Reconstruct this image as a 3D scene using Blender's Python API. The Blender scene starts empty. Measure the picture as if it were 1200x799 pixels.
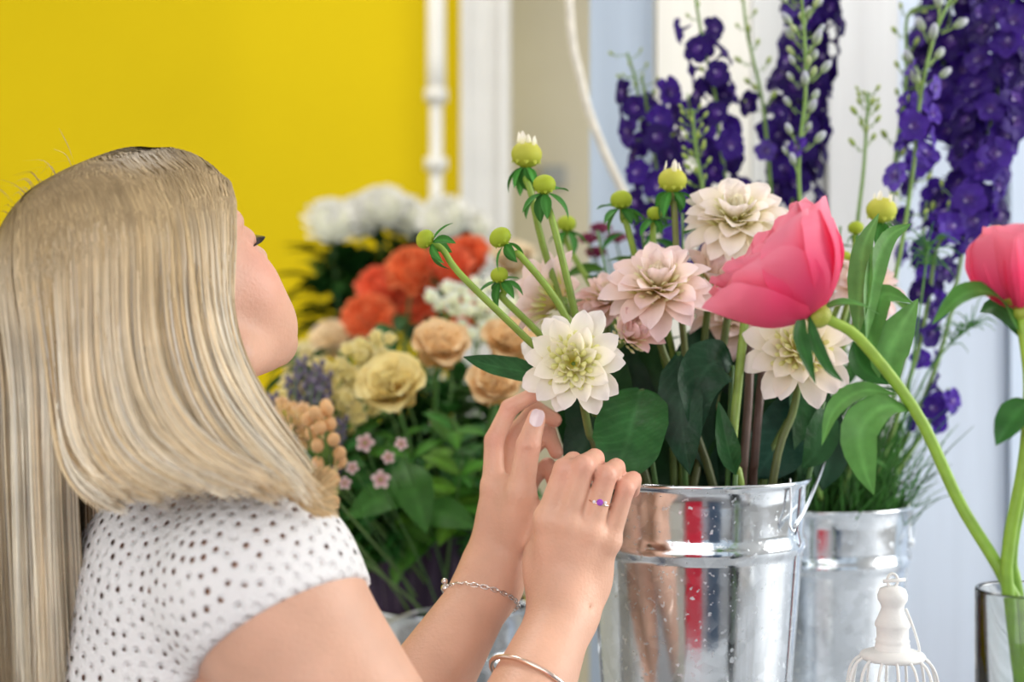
import bpy, math, random
import numpy as np
from mathutils import Vector, Matrix, Quaternion

# ------------------------------------------------------------------ camera, world, light
F_PX = 1667.0
CAM_Z = 1.38
scene = bpy.context.scene
col = scene.collection

def P(px, py, D):
    """photo pixel + distance -> point in the room (metres)"""
    return Vector(((px - 600.0) / F_PX * D, D, CAM_Z - (py - 399.5) / F_PX * D))

cam = bpy.data.cameras.new('camera')
cam.sensor_width = 36.0
cam.lens = 36.0 * F_PX / 1200.0
cam.dof.use_dof = True
cam.dof.focus_distance = 1.19
cam.dof.aperture_fstop = 3.1
cam.dof.aperture_blades = 0
cam.clip_start = 0.02
camo = bpy.data.objects.new('camera', cam)
camo.location = (0, 0, CAM_Z)
camo.rotation_euler = (math.pi / 2, 0, 0)
col.objects.link(camo)
scene.camera = camo

world = bpy.data.worlds.new('sky')
scene.world = world
world.use_nodes = True
bg = world.node_tree.nodes['Background']
bg.inputs[0].default_value = (0.80, 0.90, 1.0, 1)
bg.inputs[1].default_value = .62

def area(name, loc, target, sx, sy, power, color=(1, 1, 1)):
    l = bpy.data.lights.new(name, 'AREA')
    l.shape = 'RECTANGLE'; l.size = sx; l.size_y = sy; l.energy = power; l.color = color
    o = bpy.data.objects.new(name, l)
    o.location = loc
    o.rotation_euler = (Vector(target) - Vector(loc)).to_track_quat('-Z', 'Y').to_euler()
    col.objects.link(o)
    return o

# daylight through the shop windows: the glazed front behind the camera, and a side window on the right
area('front_window_daylight', (-0.9, -1.75, 2.0), (-0.1, 1.5, 1.1), 3.4, 2.0, 40, (1.0, 0.975, 0.94))
area('side_window_daylight', (2.35, 1.25, 1.9), (0.0, 1.3, 1.15), 1.3, 1.6, 42, (1.0, 0.97, 0.92))
area('added_left_fill', (-3.7, 1.9, 1.75), (-.4, 3.0, 1.5), 1.5, 1.5, 12, (1.0, 0.98, 0.95))  # unseen fill light added at left to brighten the back wall and flowers
scene.view_settings.view_transform = 'Standard'
scene.view_settings.look = 'None'
scene.view_settings.exposure = 0.5
scene.view_settings.gamma = 1.0
scene.view_settings.use_curve_mapping = False

# ------------------------------------------------------------------ helpers
WM = {}

def tag(o, label=None, cat=None, group=None, kind=None):
    if label: o['label'] = label
    if cat: o['category'] = cat
    if group: o['group'] = group
    if kind: o['kind'] = kind
    return o

def thing(name, label, cat, loc, group=None):
    o = bpy.data.objects.new(name, None)
    o.empty_display_size = 0.02
    o.location = loc
    col.objects.link(o)
    WM[o] = Matrix.Translation(Vector(loc))
    return tag(o, label, cat, group)

def part(name, mesh, parent=None, M=None, label=None, kind=None, color=None):
    o = bpy.data.objects.new(name, mesh)
    col.objects.link(o)
    M = M if M is not None else Matrix.Identity(4)
    WM[o] = M
    if parent is not None:
        o.parent = parent
        o.matrix_basis = WM[parent].inverted() @ M
    else:
        o.matrix_basis = M
    if color: o.color = color
    return tag(o, label, None, None, kind)

def mk(name, verts, faces, mat=None, cols=None, smooth=True):
    me = bpy.data.meshes.new(name)
    me.from_pydata([tuple(map(float, v)) for v in verts], [], [tuple(map(int, f)) for f in faces])
    if smooth:
        me.polygons.foreach_set('use_smooth', [True] * len(me.polygons))
    if cols is not None:
        a = me.color_attributes.new('Col', 'FLOAT_COLOR', 'POINT')
        c = np.ones((len(verts), 4), np.float32)
        c[:, :3] = np.asarray(cols, np.float32)[:, :3]
        a.data.foreach_set('color', c.ravel())
    if mat: me.materials.append(mat)
    me.update()
    return me

class B:
    """collects shapes for one mesh"""
    def __init__(s): s.v = []; s.f = []; s.c = []; s.n = 0
    def add(s, vf, c=(1, 1, 1), M=None):
        v, f = vf[0], vf[1]
        v = np.asarray(v, float)
        if M is not None:
            m = np.array(M); v = v @ m[:3, :3].T + m[:3, 3]
        s.v.append(v)
        s.f += [tuple(i + s.n for i in q) for q in f]
        if len(vf) > 2: cc = np.asarray(vf[2], float)
        else: cc = np.tile(np.asarray(c, float), (len(v), 1))
        s.c.append(cc)
        s.n += len(v)
        return s
    def mesh(s, name, mat, smooth=True):
        return mk(name, np.vstack(s.v), s.f, mat, np.vstack(s.c), smooth)

def spline(pts, n=20, radii=None):
    p = np.array([list(q) for q in pts], float)
    m = len(p)
    pp = np.vstack([2 * p[0] - p[1], p, 2 * p[-1] - p[-2]])
    out = []
    ts = np.linspace(0, m - 1, n)
    for t in ts:
        i = min(int(t), m - 2); u = t - i
        a, b, c, d = pp[i], pp[i + 1], pp[i + 2], pp[i + 3]
        out.append(.5 * (2 * b + (c - a) * u + (2 * a - 5 * b + 4 * c - d) * u * u + (3 * b - a - 3 * c + d) * u ** 3))
    out = np.array(out)
    if radii is None: return out
    return out, np.interp(ts, np.arange(m), radii)

def tube(pts, r, n=8, cap=True):
    p = np.array([list(q) for q in pts], float)
    m = len(p)
    r = np.broadcast_to(np.asarray(r, float), (m,))
    t = np.gradient(p, axis=0)
    t /= np.linalg.norm(t, axis=1)[:, None] + 1e-12
    ref = np.array([0, 0, 1.0]) if abs(t[0][2]) < .9 else np.array([1.0, 0, 0])
    u = np.cross(t[0], ref); u /= np.linalg.norm(u)
    V = []
    ang = np.linspace(0, 2 * math.pi, n, endpoint=False)
    for i in range(m):
        u = u - t[i] * np.dot(u, t[i]); u /= np.linalg.norm(u) + 1e-12
        w = np.cross(t[i], u)
        V.append(p[i] + r[i] * (np.cos(ang)[:, None] * u + np.sin(ang)[:, None] * w))
    V = np.vstack(V)
    Fc = []
    for i in range(m - 1):
        for j in range(n):
            k = (j + 1) % n
            Fc.append((i * n + j, i * n + k, (i + 1) * n + k, (i + 1) * n + j))
    if cap:
        Fc.append(tuple(range(n - 1, -1, -1))); Fc.append(tuple((m - 1) * n + j for j in range(n)))
    return V, Fc

def ring_tube(pts, r, n=8):
    """closed tube"""
    p = np.array([list(q) for q in pts], float)
    m = len(p)
    t = np.roll(p, -1, 0) - np.roll(p, 1, 0)
    t /= np.linalg.norm(t, axis=1)[:, None]
    c = p.mean(0)
    nrm = np.cross(p[0] - c, p[m // 4] - c); nrm /= np.linalg.norm(nrm)
    ang = np.linspace(0, 2 * math.pi, n, endpoint=False)
    V = []
    for i in range(m):
        w = np.cross(t[i], nrm); w /= np.linalg.norm(w)
        V.append(p[i] + r * (np.cos(ang)[:, None] * nrm + np.sin(ang)[:, None] * w))
    Fc = [(i * n + j, i * n + (j + 1) % n, ((i + 1) % m) * n + (j + 1) % n, ((i + 1) % m) * n + j) for i in range(m) for j in range(n)]
    return np.vstack(V), Fc

def lathe(prof, n=48):
    V = []; Fc = []
    ang = np.linspace(0, 2 * math.pi, n, endpoint=False)
    for (r, z) in prof:
        V.append(np.stack([r * np.cos(ang), r * np.sin(ang), np.full(n, z)], 1))
    for i in range(len(prof) - 1):
        for j in range(n):
            k = (j + 1) % n
            Fc.append((i * n + j, i * n + k, (i + 1) * n + k, (i + 1) * n + j))
    return np.vstack(V), Fc

def ball(c=(0, 0, 0), r=(1, 1, 1), nu=10, nv=7, M=None):
    if isinstance(r, (int, float)): r = (r, r, r)
    V = [(0, 0, -1)]
    for i in range(1, nv):
        a = -math.pi / 2 + math.pi * i / nv
        for j in range(nu):
            b = 2 * math.pi * j / nu
            V.append((math.cos(a) * math.cos(b), math.cos(a) * math.sin(b), math.sin(a)))
    V.append((0, 0, 1))
    Fc = [(0, 1 + (j + 1) % nu, 1 + j) for j in range(nu)]
    for i in range(nv - 2):
        for j in range(nu):
            k = (j + 1) % nu
            Fc.append((1 + i * nu + j, 1 + i * nu + k, 1 + (i + 1) * nu + k, 1 + (i + 1) * nu + j))
    t = len(V) - 1
    Fc += [(t, 1 + (nv - 2) * nu + j, 1 + (nv - 2) * nu + (j + 1) % nu) for j in range(nu)]
    V = np.array(V) * np.array(r)
    if M is not None:
        m = np.array(M); V = V @ m[:3, :3].T + m[:3, 3]
    return V + np.array(c), Fc

def box(x0, x1, y0, y1, z0, z1):
    V = [(x, y, z) for x in (x0, x1) for y in (y0, y1) for z in (z0, z1)]
    Fc = [(0, 1, 3, 2), (4, 6, 7, 5), (0, 4, 5, 1), (2, 3, 7, 6), (0, 2, 6, 4), (1, 5, 7, 3)]
    return np.array(V, float), Fc

def frame(pos, z, up=(0, 0, 1), roll=0.0):
    """matrix whose local Z points along z"""
    z = Vector(z).normalized(); up = Vector(up)
    if abs(z.dot(up.normalized())) > .97: up = Vector((1, 0, 0))
    x = up.cross(z).normalized(); y = z.cross(x)
    M = Matrix((x, y, z)).transposed().to_4x4()
    M = Matrix.Translation(Vector(pos)) @ M @ Matrix.Rotation(roll, 4, 'Z')
    return M

# ------------------------------------------------------------------ materials (all node based)
def mat(name, color=(.8, .8, .8), rough=.5, metal=0., attr=False, objcol=False, noise=None, bump=None, trans=0., sss=0.,
        sss_r=(1, .4, .25), spec=.5, sheen=0., emis=None, coat=0.):
    m = bpy.data.materials.new(name)
    m.use_nodes = True
    nt = m.node_tree; N = nt.nodes; Lk = nt.links
    bs = N['Principled BSDF']; out = N['Material Output']
    bs.inputs['Roughness'].default_value = rough
    bs.inputs['Metallic'].default_value = metal
    bs.inputs['Specular IOR Level'].default_value = spec
    bs.inputs['Coat Weight'].default_value = coat
    if sheen: bs.inputs['Sheen Weight'].default_value = sheen
    if sss:
        bs.inputs['Subsurface Weight'].default_value = sss
        bs.inputs['Subsurface Radius'].default_value = sss_r
        bs.inputs['Subsurface Scale'].default_value = .008
    tc = N.new('ShaderNodeTexCoord')
    if attr:
        a = N.new('ShaderNodeVertexColor'); a.layer_name = 'Col'; c = a.outputs['Color']
    else:
        a = N.new('ShaderNodeRGB'); a.outputs[0].default_value = (*color, 1); c = a.outputs[0]
    if objcol:
        oi = N.new('ShaderNodeObjectInfo'); mx = N.new('ShaderNodeMix'); mx.data_type = 'RGBA'; mx.blend_type = 'MULTIPLY'
        mx.inputs[0].default_value = 1
        Lk.new(c, mx.inputs[6]); Lk.new(oi.outputs['Color'], mx.inputs[7]); c = mx.outputs[2]
    if noise:
        sc, amt = noise[:2]
        n = N.new('ShaderNodeTexNoise'); n.inputs['Scale'].default_value = sc; n.inputs['Detail'].default_value = 4
        if len(noise) > 2:
            mp = N.new('ShaderNodeMapping'); mp.inputs['Scale'].default_value = noise[2]
            Lk.new(tc.outputs['Object'], mp.inputs[0]); Lk.new(mp.outputs[0], n.inputs['Vector'])
        else: Lk.new(tc.outputs['Object'], n.inputs['Vector'])
        mr = N.new('ShaderNodeMapRange'); mr.inputs[1].default_value = .3; mr.inputs[2].default_value = .7
        mr.inputs[3].default_value = 1 - amt; mr.inputs[4].default_value = 1 + amt
        Lk.new(n.outputs['Fac'], mr.inputs[0])
        vm = N.new('ShaderNodeVectorMath'); vm.operation = 'SCALE'
        Lk.new(c, vm.inputs[0]); Lk.new(mr.outputs[0], vm.inputs['Scale']); c = vm.outputs[0]
    Lk.new(c, bs.inputs['Base Color'])
    if bump:
        n = N.new('ShaderNodeTexNoise'); n.inputs['Scale'].default_value = bump[0]; n.inputs['Detail'].default_value = 3
        if len(bump) > 2:
            mp = N.new('ShaderNodeMapping'); mp.inputs['Scale'].default_value = bump[2]
            Lk.new(tc.outputs['Object'], mp.inputs[0]); Lk.new(mp.outputs[0], n.inputs['Vector'])
        else: Lk.new(tc.outputs['Object'], n.inputs['Vector'])
        b = N.new('ShaderNodeBump'); b.inputs['Strength'].default_value = bump[1]; b.inputs['Distance'].default_value = .002
        Lk.new(n.outputs['Fac'], b.inputs['Height']); Lk.new(b.outputs[0], bs.inputs['Normal'])
    if trans:
        tr = N.new('ShaderNodeBsdfTranslucent'); Lk.new(c, tr.inputs[0])
        ms = N.new('ShaderNodeMixShader'); ms.inputs[0].default_value = trans
        Lk.new(bs.outputs[0], ms.inputs[1]); Lk.new(tr.outputs[0], ms.inputs[2]); Lk.new(ms.outputs[0], out.inputs[0])
    return m

M_petal = mat('petal_skin', attr=True, objcol=True, rough=.55, trans=.38, spec=.25, bump=(220, .12))
M_dense = mat('dense_petal_skin', attr=True, objcol=True, rough=.6, trans=.10, spec=.2, bump=(220, .1))
M_leaf = mat('leaf_skin', attr=True, objcol=True, rough=.48, trans=.22, spec=.3, noise=(60, .18), bump=(90, .35))
M_darkleaf = mat('glossy_leaf_skin', attr=True, objcol=True, rough=.42, trans=.06, spec=.22, noise=(45, .3), bump=(110, .55))
M_stem = mat('stem_skin', attr=True, rough=.5, noise=(70, .15), bump=(160, .2))
M_plain = mat('tinted_matter', attr=True, rough=.6, objcol=True)
M_white_paint = mat('white_paint', (.80, .79, .76), rough=.45, noise=(8, .05), bump=(60, .15))
M_galv = None

def galvanized():
    m = mat('galvanized_steel', (.72, .76, .80), rough=.24, metal=1.)
    N = m.node_tree.nodes; Lk = m.node_tree.links; bs = N['Principled BSDF']
    tc = N.new('ShaderNodeTexCoord')
    vo = N.new('ShaderNodeTexVoronoi'); vo.inputs['Scale'].default_value = 85
    Lk.new(tc.outputs['Object'], vo.inputs['Vector'])
    n = N.new('ShaderNodeTexNoise'); n.inputs['Scale'].default_value = 60; n.inputs['Detail'].default_value = 6
    Lk.new(tc.outputs['Object'], n.inputs['Vector'])
    sep = N.new('ShaderNodeSeparateColor'); Lk.new(vo.outputs['Color'], sep.inputs[0])
    mr = N.new('ShaderNodeMapRange'); mr.inputs[3].default_value = .10; mr.inputs[4].default_value = .17
    Lk.new(sep.outputs[0], mr.inputs[0])
    # dried water spots
    sp = N.new('ShaderNodeTexNoise'); sp.inputs['Scale'].default_value = 170; sp.inputs['Detail'].default_value = 2
    Lk.new(tc.outputs['Object'], sp.inputs['Vector'])
    s2 = N.new('ShaderNodeMapRange'); s2.inputs[1].default_value = .63; s2.inputs[2].default_value = .7; s2.inputs[3].default_value = 0; s2.inputs[4].default_value = .35
    Lk.new(sp.outputs[0], s2.inputs[0])
    ad = N.new('ShaderNodeMath'); ad.operation = 'ADD'
    Lk.new(mr.outputs[0], ad.inputs[0]); Lk.new(s2.outputs[0], ad.inputs[1]); Lk.new(ad.outputs[0], bs.inputs['Roughness'])
    cr = N.new('ShaderNodeMapRange'); cr.inputs[3].default_value = .86; cr.inputs[4].default_value = 1.06
    Lk.new(sep.outputs[1], cr.inputs[0])
    vm = N.new('ShaderNodeVectorMath'); vm.operation = 'SCALE'; vm.inputs[0].default_value = (.74, .78, .82)
    Lk.new(cr.outputs[0], vm.inputs['Scale']); Lk.new(vm.outputs[0], bs.inputs['Base Color'])
    b = N.new('ShaderNodeBump'); b.inputs['Strength'].default_value = .06; b.inputs['Distance'].default_value = .002
    Lk.new(n.outputs[0], b.inputs['Height']); Lk.new(b.outputs[0], bs.inputs['Normal'])
    return m
M_galv = galvanized()
M_wire = mat('steel_wire', (.62, .65, .68), rough=.28, metal=1.)

# ------------------------------------------------------------------ the room
def struct(name, vf, m, parent=None):
    o = part(name, B().add(vf).mesh(name, m, smooth=False), parent)
    if parent is None: o['kind'] = 'structure'
    return o

M_yellow = mat('yellow_wall_paint', (.71, .53, .003), rough=.75, spec=.15, noise=(1.2, .05), bump=(140, .12))
M_cream = mat('cream_wall_paint', (.66, .60, .46), rough=.7, noise=(2, .06), bump=(120, .15))
M_ceiling = mat('ceiling_paint', (.82, .81, .79), rough=.8, noise=(2, .03))
M_floor = mat('floor_tile', (.30, .29, .29), rough=.4, noise=(4, .12))
M_frame = mat('window_frame_paint', (.10, .13, .17), rough=.4, noise=(20, .1))
M_red = mat('red_door_paint', (.80, .02, .06), rough=.4, noise=(6, .1))
M_plank = mat('whitewashed_plank', objcol=True, color=(1, 1, 1), rough=.55, noise=(3, .06, (9, 9, .5)), bump=(30, .35, (8, 8, .35)))

YW = 3.6
struct('floor', box(-4, 3, -2.2, YW + .9, -.05, 0), M_floor)
struct('ceiling', box(-4, 3, -2.2, YW + .9, 3.1, 3.15), M_ceiling)
xr = (540 - 600) / F_PX * YW
struct('wall_back', box(-4, xr, YW, YW + .1, 0, 3.1), M_yellow)
struct('wall_left', box(-4.05, -4, -2.2, YW, 0, 3.1), M_ceiling)
# cream recess beyond the white door post
struct('wall_recess', box(xr, 1.2, YW + .55, YW + .65, 0, 3.1), M_cream)
# white door casing beside the yellow wall
cas = struct('trim_1', box(P(541, 0, YW).x, P(598, 0, YW).x, YW - .10, YW + .12, 0, 3.1), M_white_paint)
struct('casing_bead', box(P(541, 0, YW).x + .005, P(552, 0, YW).x, YW - .118, YW - .1005, 0, 3.1), M_white_paint, cas)
struct('casing_bead', box(P(587, 0, YW).x, P(598, 0, YW).x - .004, YW - .118, YW - .1005, 0, 3.1), M_white_paint, cas)
# whitewashed board partition behind the buckets
PW = 2.05
wr = thing('wall_right', None, None, (P(690, 0, PW).x, PW, 0)); wr['kind'] = 'structure'
tones = [(.46, .55, .66), (.88, .86, .78), (.66, .67, .66), (.74, .75, .75), (.62, .70, .82), (.60, .70, .84), (.62, .71, .84), (.61, .70, .83), (.63, .72, .84)]
edges = [690, 768, 880, 968, 1052, 1180, 1300, 1420, 1540, 1660]
for i, tn in enumerate(tones):
    a, b = P(edges[i], 0, PW).x, P(edges[i + 1], 0, PW).x
    b_ = B(); e = .006
    vf = box(a + .002, b - .002, PW - .011 * (i % 2), PW + .022, 0, 2.7)
    b_.add(vf)
    part('plank', b_.mesh('plank', M_plank, False), wr, color=(*tn, 1))
part('rail', B().add(box(P(690, 0, PW).x, 1.6, PW + .022, PW + .06, 2.2, 2.32)).mesh('rail', M_plank, False), wr, color=(.7, .7, .7, 1))
struct('added_left_panel', box(-3.999, -3.97, 1.1, 2.7, .95, 2.55), M_white_paint)  # unseen blank panel added on the wall behind the left fill light
# right end wall with a tall window opening, and the glazed shop front behind the camera
wx = struct('wall_end', box(2.9, 3.0, -2.2, .45, 0, 3.1), M_ceiling)
struct('wall_end_lintel', box(2.9, 3.0, .45, 2.1, 2.75, 3.1), M_ceiling, wx)
struct('wall_end_sill', box(2.9, 3.0, .45, 2.1, 0, .9), M_ceiling, wx)
wf = struct('wall_front', box(-4, 3, -2.2, -2.1, 2.85, 3.1), M_ceiling)
struct('plinth', box(-4, 3, -2.2, -2.1, 0, .25), M_ceiling, wf)
for x in (-4.0, -3.1, -2.0, -.62, .30, .95, 1.9, 2.94):
    struct('mullion', box(x, x + (.07 if abs(x) < 3.9 else .06), -2.2, -2.1, .25, 2.85), M_frame, wf)
def cupboard(label, x0, x1, y0, y1, h, m):  # unseen cupboards, added for the stripes they reflect in the buckets
    t = thing('cupboard', label, 'cupboard', ((x0 + x1) / 2, (y0 + y1) / 2, 0))
    part('body', B().add(box(x0, x1, y0, y1, .04, h)).mesh('body', m, False), t)
    part('top', B().add(box(x0 - .015, x1 + .015, y0 - .015, y1 + .015, h, h + .025)).mesh('top', m, False), t)
    part('plinth', B().add(box(x0 + .02, x1 - .02, y0, y1 - .03, 0, .04)).mesh('plinth', M_frame, False), t)
    xm = (x0 + x1) / 2
    for a, b_, k in ((x0 + .01, xm - .003, xm - .04), (xm + .003, x1 - .01, xm + .04)):
        d_ = part('cupboard_door', B().add(box(a, b_, y1, y1 + .018, .07, h - .02)).mesh('cupboard_door', m, False), t)
        part('knob', B().add(ball((k, y1 + .03, h * .6), .014, 10, 8)).mesh('knob', M_wire), d_)
    return t
cupboard('added red painted cupboard reflected as a stripe in the metal buckets', -.52, .14, -1.25, -.85, 1.25, M_red)
cupboard('dark blue cupboard added behind the camera for its reflection', .42, .95, -1.35, -.95, 1.15, mat('blue_cupboard_paint', (.05, .09, .16), rough=.45, noise=(6, .1)))
cupboard('white cupboard added behind the camera for its reflection', -1.35, -.62, -1.35, -.95, 1.05, M_white_paint)

# white pipe in front of the yellow wall, hanging cord by the boards
M_pipe = mat('white_pipe_enamel', (.82, .80, .74), rough=.35, noise=(12, .04))
D = 3.2
pp = thing('water_pipe', 'white pipe running down in front of the yellow wall', 'pipe', P(510, 399, D) * 1)
pp.location.z = 0; WM[pp] = Matrix.Translation(pp.location)
b = B().add(tube([P(511, y, D) for y in (-300, 60, 120)], [.021] * 3, 12)).add(tube([P(511, y, D) for y in (108, 1200)], [.015, .015], 12))
part('pipe', b.mesh('pipe', M_pipe), pp)
for y in (112, 192):
    part('collar', B().add(tube([P(511, y - 7, D), P(511, y + 7, D)], [.026, .026], 12)).mesh('collar', M_pipe), pp)
M_cord = mat('cotton_cord', (.78, .74, .64), rough=.8, noise=(80, .1), bump=(200, .4))
D = 1.95
cdp = spline([P(660, -320, D), P(667, 0, D), P(680, 90, D), P(697, 150, D), P(728, 220, D), P(770, 300, D)], 30)
co = part('hanging_cord', B().add(tube(cdp, .0058, 8)).mesh('hanging_cord', M_cord))
tag(co, 'pale cord hanging slantwise beside the grey blue board', 'cord')
D = 2.7
sw = thing('wall_socket', 'small grey box on the cream wall behind the dahlia buds', 'socket', P(648, 207, 4.13))
c = P(648, 207, 4.13)
part('box', B().add(box(c.x - .035, c.x + .035, c.y - .02, c.y + .02, c.z - .03, c.z + .03)).mesh('box', mat('grey_plastic', (.34, .35, .35), rough=.5, noise=(30, .05)), False), sw)

# unseen ceiling lamp added to brighten the flowers on the bench
def added_ceiling_lamp(x, y):
    t = thing('added_ceiling_lamp', 'unseen flat square lamp added above the mixed flowers', 'lamp', (x, y, 3.1))
    part('frame', B().add(box(x - .32, x + .32, y - .32, y + .32, 3.055, 3.099)).mesh('frame', M_white_paint, False), t)
    m = mat('added_lamp_diffuser', (.9, .9, .88), rough=.6, noise=(5, .02))
    m.node_tree.nodes['Principled BSDF'].inputs['Emission Color'].default_value = (1, .96, .9, 1)
    m.node_tree.nodes['Principled BSDF'].inputs['Emission Strength'].default_value = 1.2
    part('diffuser', B().add(box(x - .29, x + .29, y - .29, y + .29, 3.045, 3.054)).mesh('diffuser', m, False), t)
    l = area('added_lamp_light', (x, y, 3.03), (x, y, 0), .58, .58, 10, (1, .96, .9))
added_ceiling_lamp(-.45, 2.25)

# counter under the buckets, low bench under the mixed flowers
M_wood = mat('counter_wood', (.50, .52, .55), rough=.5, noise=(5, .2, (1, 12, 12)), bump=(25, .3, (1, 10, 10)))
ZT, ZB = .945, .762
def table(name, label, x0, x1, y0, y1, z):
    t = thing(name, label, 'table', ((x0 + x1) / 2, (y0 + y1) / 2, 0))
    n = 5
    for i in range(n):
        ya, yb = y0 + (y1 - y0) * i / n + .002, y0 + (y1 - y0) * (i + 1) / n - .002
        part('plank', B().add(box(x0, x1, ya, yb, z - .03, z)).mesh('plank', M_wood, False), t)
    for x in (x0 + .03, x1 - .08):
        for y in (y0 + .03, y1 - .08):
            part('leg', B().add(box(x, x + .05, y, y + .05, 0, z - .03)).mesh('leg', M_wood, False), t)
    return t
table('counter', 'pale grey plank counter under the two metal buckets', .035, 1.25, .86, 1.76, ZT)
table('bench', 'low grey plank bench under the mixed cut flowers', -1.35, .03, 1.62, 3.1, ZB)

# ------------------------------------------------------------------ the woman
class Field:
    def __init__(s, lo, hi, h):
        s.lo = np.array(lo, np.float32); s.h = h
        s.dim = np.ceil((np.array(hi) - np.array(lo)) / h).astype(int) + 1
        s.a = np.full(s.dim, .05, np.float32)
    def sub(s, lo, hi):
        i0 = np.clip(np.floor((np.array(lo) - s.lo) / s.h).astype(int), 0, s.dim)
        i1 = np.clip(np.ceil((np.array(hi) - s.lo) / s.h).astype(int) + 1, 0, s.dim)
        sl = tuple(slice(a, b) for a, b in zip(i0, i1))
        ax = [(np.arange(i0[k], i1[k], dtype=np.float32) * s.h + s.lo[k]) for k in range(3)]
        return sl, ax
    def blend(s, sl, d, k, sub=False):
        a = s.a[sl]
        if sub:
            d = -d
            h = np.clip(.5 - .5 * (a - d) / k, 0, 1)
            s.a[sl] = a + (d - a) * h + k * h * (1 - h)
        else:
            h = np.clip(.5 + .5 * (a - d) / k, 0, 1)
            s.a[sl] = a + (d - a) * h - k * h * (1 - h)
    def cap(s, a, b, ra, rb=None, k=.006, sub=False, grow=0.):
        rb = ra if rb is None else rb
        ra += grow; rb += grow
        a = np.array(a, np.float32); b = np.array(b, np.float32)
        m = max(ra, rb) + .03
        sl, ax = s.sub(np.minimum(a, b) - m, np.maximum(a, b) + m)
        if any(len(x) == 0 for x in ax): return
        X, Y, Z = ax[0][:, None, None], ax[1][None, :, None], ax[2][None, None, :]
        ab = b - a; L = max(float(ab @ ab), 1e-9)
        t = np.clip(((X - a[0]) * ab[0] + (Y - a[1]) * ab[1] + (Z - a[2]) * ab[2]) / L, 0, 1)
        d = np.sqrt((X - a[0] - t * ab[0]) ** 2 + (Y - a[1] - t * ab[1]) ** 2 + (Z - a[2] - t * ab[2]) ** 2) - (ra + (rb - ra) * t)
        s.blend(sl, d, k, sub)
    def ell(s, c, r, R=None, k=.01, sub=False, grow=0.):
        """ellipsoid; R rows = local axes"""
        c = np.array(c, np.float32); r = np.array(r, np.float32) + grow
        m = float(r.max()) + .03
        sl, ax = s.sub(c - m, c + m)
        if any(len(x) == 0 for x in ax): return
        X, Y, Z = ax[0][:, None, None] - c[0], ax[1][None, :, None] - c[1], ax[2][None, None, :] - c[2]
        R = np.eye(3) if R is None else np.array(R)
        q = [(X * float(R[i][0]) + Y * float(R[i][1]) + Z * float(R[i][2])) for i in range(3)]
        k0 = np.sqrt(sum((q[i] / r[i]) ** 2 for i in range(3)))
        k1 = np.sqrt(sum((q[i] / r[i] ** 2) ** 2 for i in range(3)))
        s.blend(sl, k0 * (k0 - 1) / np.maximum(k1, 1e-6), k, sub)
    def plane(s, p, n, k=.004):
        """removes everything on the side the normal points to"""
        ax = [(np.arange(s.dim[i], dtype=np.float32) * s.h + s.lo[i]) for i in range(3)]
        d = (ax[0][:, None, None] - p[0]) * n[0] + (ax[1][None, :, None] - p[1]) * n[1] + (ax[2][None, None, :] - p[2]) * n[2]
        s.a = np.maximum(s.a, d)
    def cutarm(s, a, b, r, p, n):
        """removes the sleeve beyond the plane (p, n), only round the arm a-b"""
        a = np.array(a, np.float32); b = np.array(b, np.float32)
        sl, ax = s.sub(np.minimum(a, b) - r - .03, np.maximum(a, b) + r + .03)
        X, Y, Z = ax[0][:, None, None], ax[1][None, :, None], ax[2][None, None, :]
        ab = b - a
        t = np.clip(((X - a[0]) * ab[0] + (Y - a[1]) * ab[1] + (Z - a[2]) * ab[2]) / float(ab @ ab), 0, 1)
        d = np.sqrt((X - a[0] - t * ab[0]) ** 2 + (Y - a[1] - t * ab[1]) ** 2 + (Z - a[2] - t * ab[2]) ** 2) - r
        q = (X - p[0]) * n[0] + (Y - p[1]) * n[1] + (Z - p[2]) * n[2]
        s.a[sl] = np.maximum(s.a[sl], -np.maximum(d, -q))
    def mesh(s):
        a = s.a; nx, ny, nz = a.shape
        ins = a < 0
        c = ins[:-1, :-1, :-1].astype(np.int8)
        for dx, dy, dz in [(1, 0, 0), (0, 1, 0), (0, 0, 1), (1, 1, 0), (1, 0, 1), (0, 1, 1), (1, 1, 1)]:
            c = c + ins[dx:nx - 1 + dx, dy:ny - 1 + dy, dz:nz - 1 + dz]
        I = np.argwhere((c > 0) & (c < 8))
        off = np.array([(x, y, z) for x in (0, 1) for y in (0, 1) for z in (0, 1)])
        val = np.stack([a[I[:, 0] + o[0], I[:, 1] + o[1], I[:, 2] + o[2]] for o in off], 1)
        acc = np.zeros((len(I), 3)); cnt = np.zeros(len(I))
        for i in range(8):
            for j in range(i + 1, 8):
                if np.abs(off[i] - off[j]).sum() != 1: continue
                m = (val[:, i] < 0) != (val[:, j] < 0)
                t = val[m, i] / (val[m, i] - val[m, j])
                acc[m] += off[i] + t[:, None] * (off[j] - off[i]); cnt[m] += 1
        V = (I + acc / cnt[:, None]) * s.h + s.lo
        key = (I[:, 0].astype(np.int64) * ny + I[:, 1]) * nz + I[:, 2]
        F = []
        for axn in range(3):
            u, w = [(1, 2), (2, 0), (0, 1)][axn]
            sl0 = [slice(None)] * 3; sl1 = [slice(None)] * 3
            sl0[axn] = slice(0, -1); sl1[axn] = slice(1, None)
            p0, p1 = ins[tuple(sl0)], ins[tuple(sl1)]
            E = np.argwhere(p0 != p1)
            ok = (E[:, u] > 0) & (E[:, w] > 0) & (E[:, u] < a.shape[u] - 1) & (E[:, w] < a.shape[w] - 1)
            E = E[ok]
            flip = p0[E[:, 0], E[:, 1], E[:, 2]]
            q = []
            for du, dw in [(-1, -1), (0, -1), (0, 0), (-1, 0)]:
                G = E.copy(); G[:, u] += du; G[:, w] += dw
                q.append(np.searchsorted(key, (G[:, 0].astype(np.int64) * ny + G[:, 1]) * nz + G[:, 2]))
            q = np.stack(q, 1)
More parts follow.
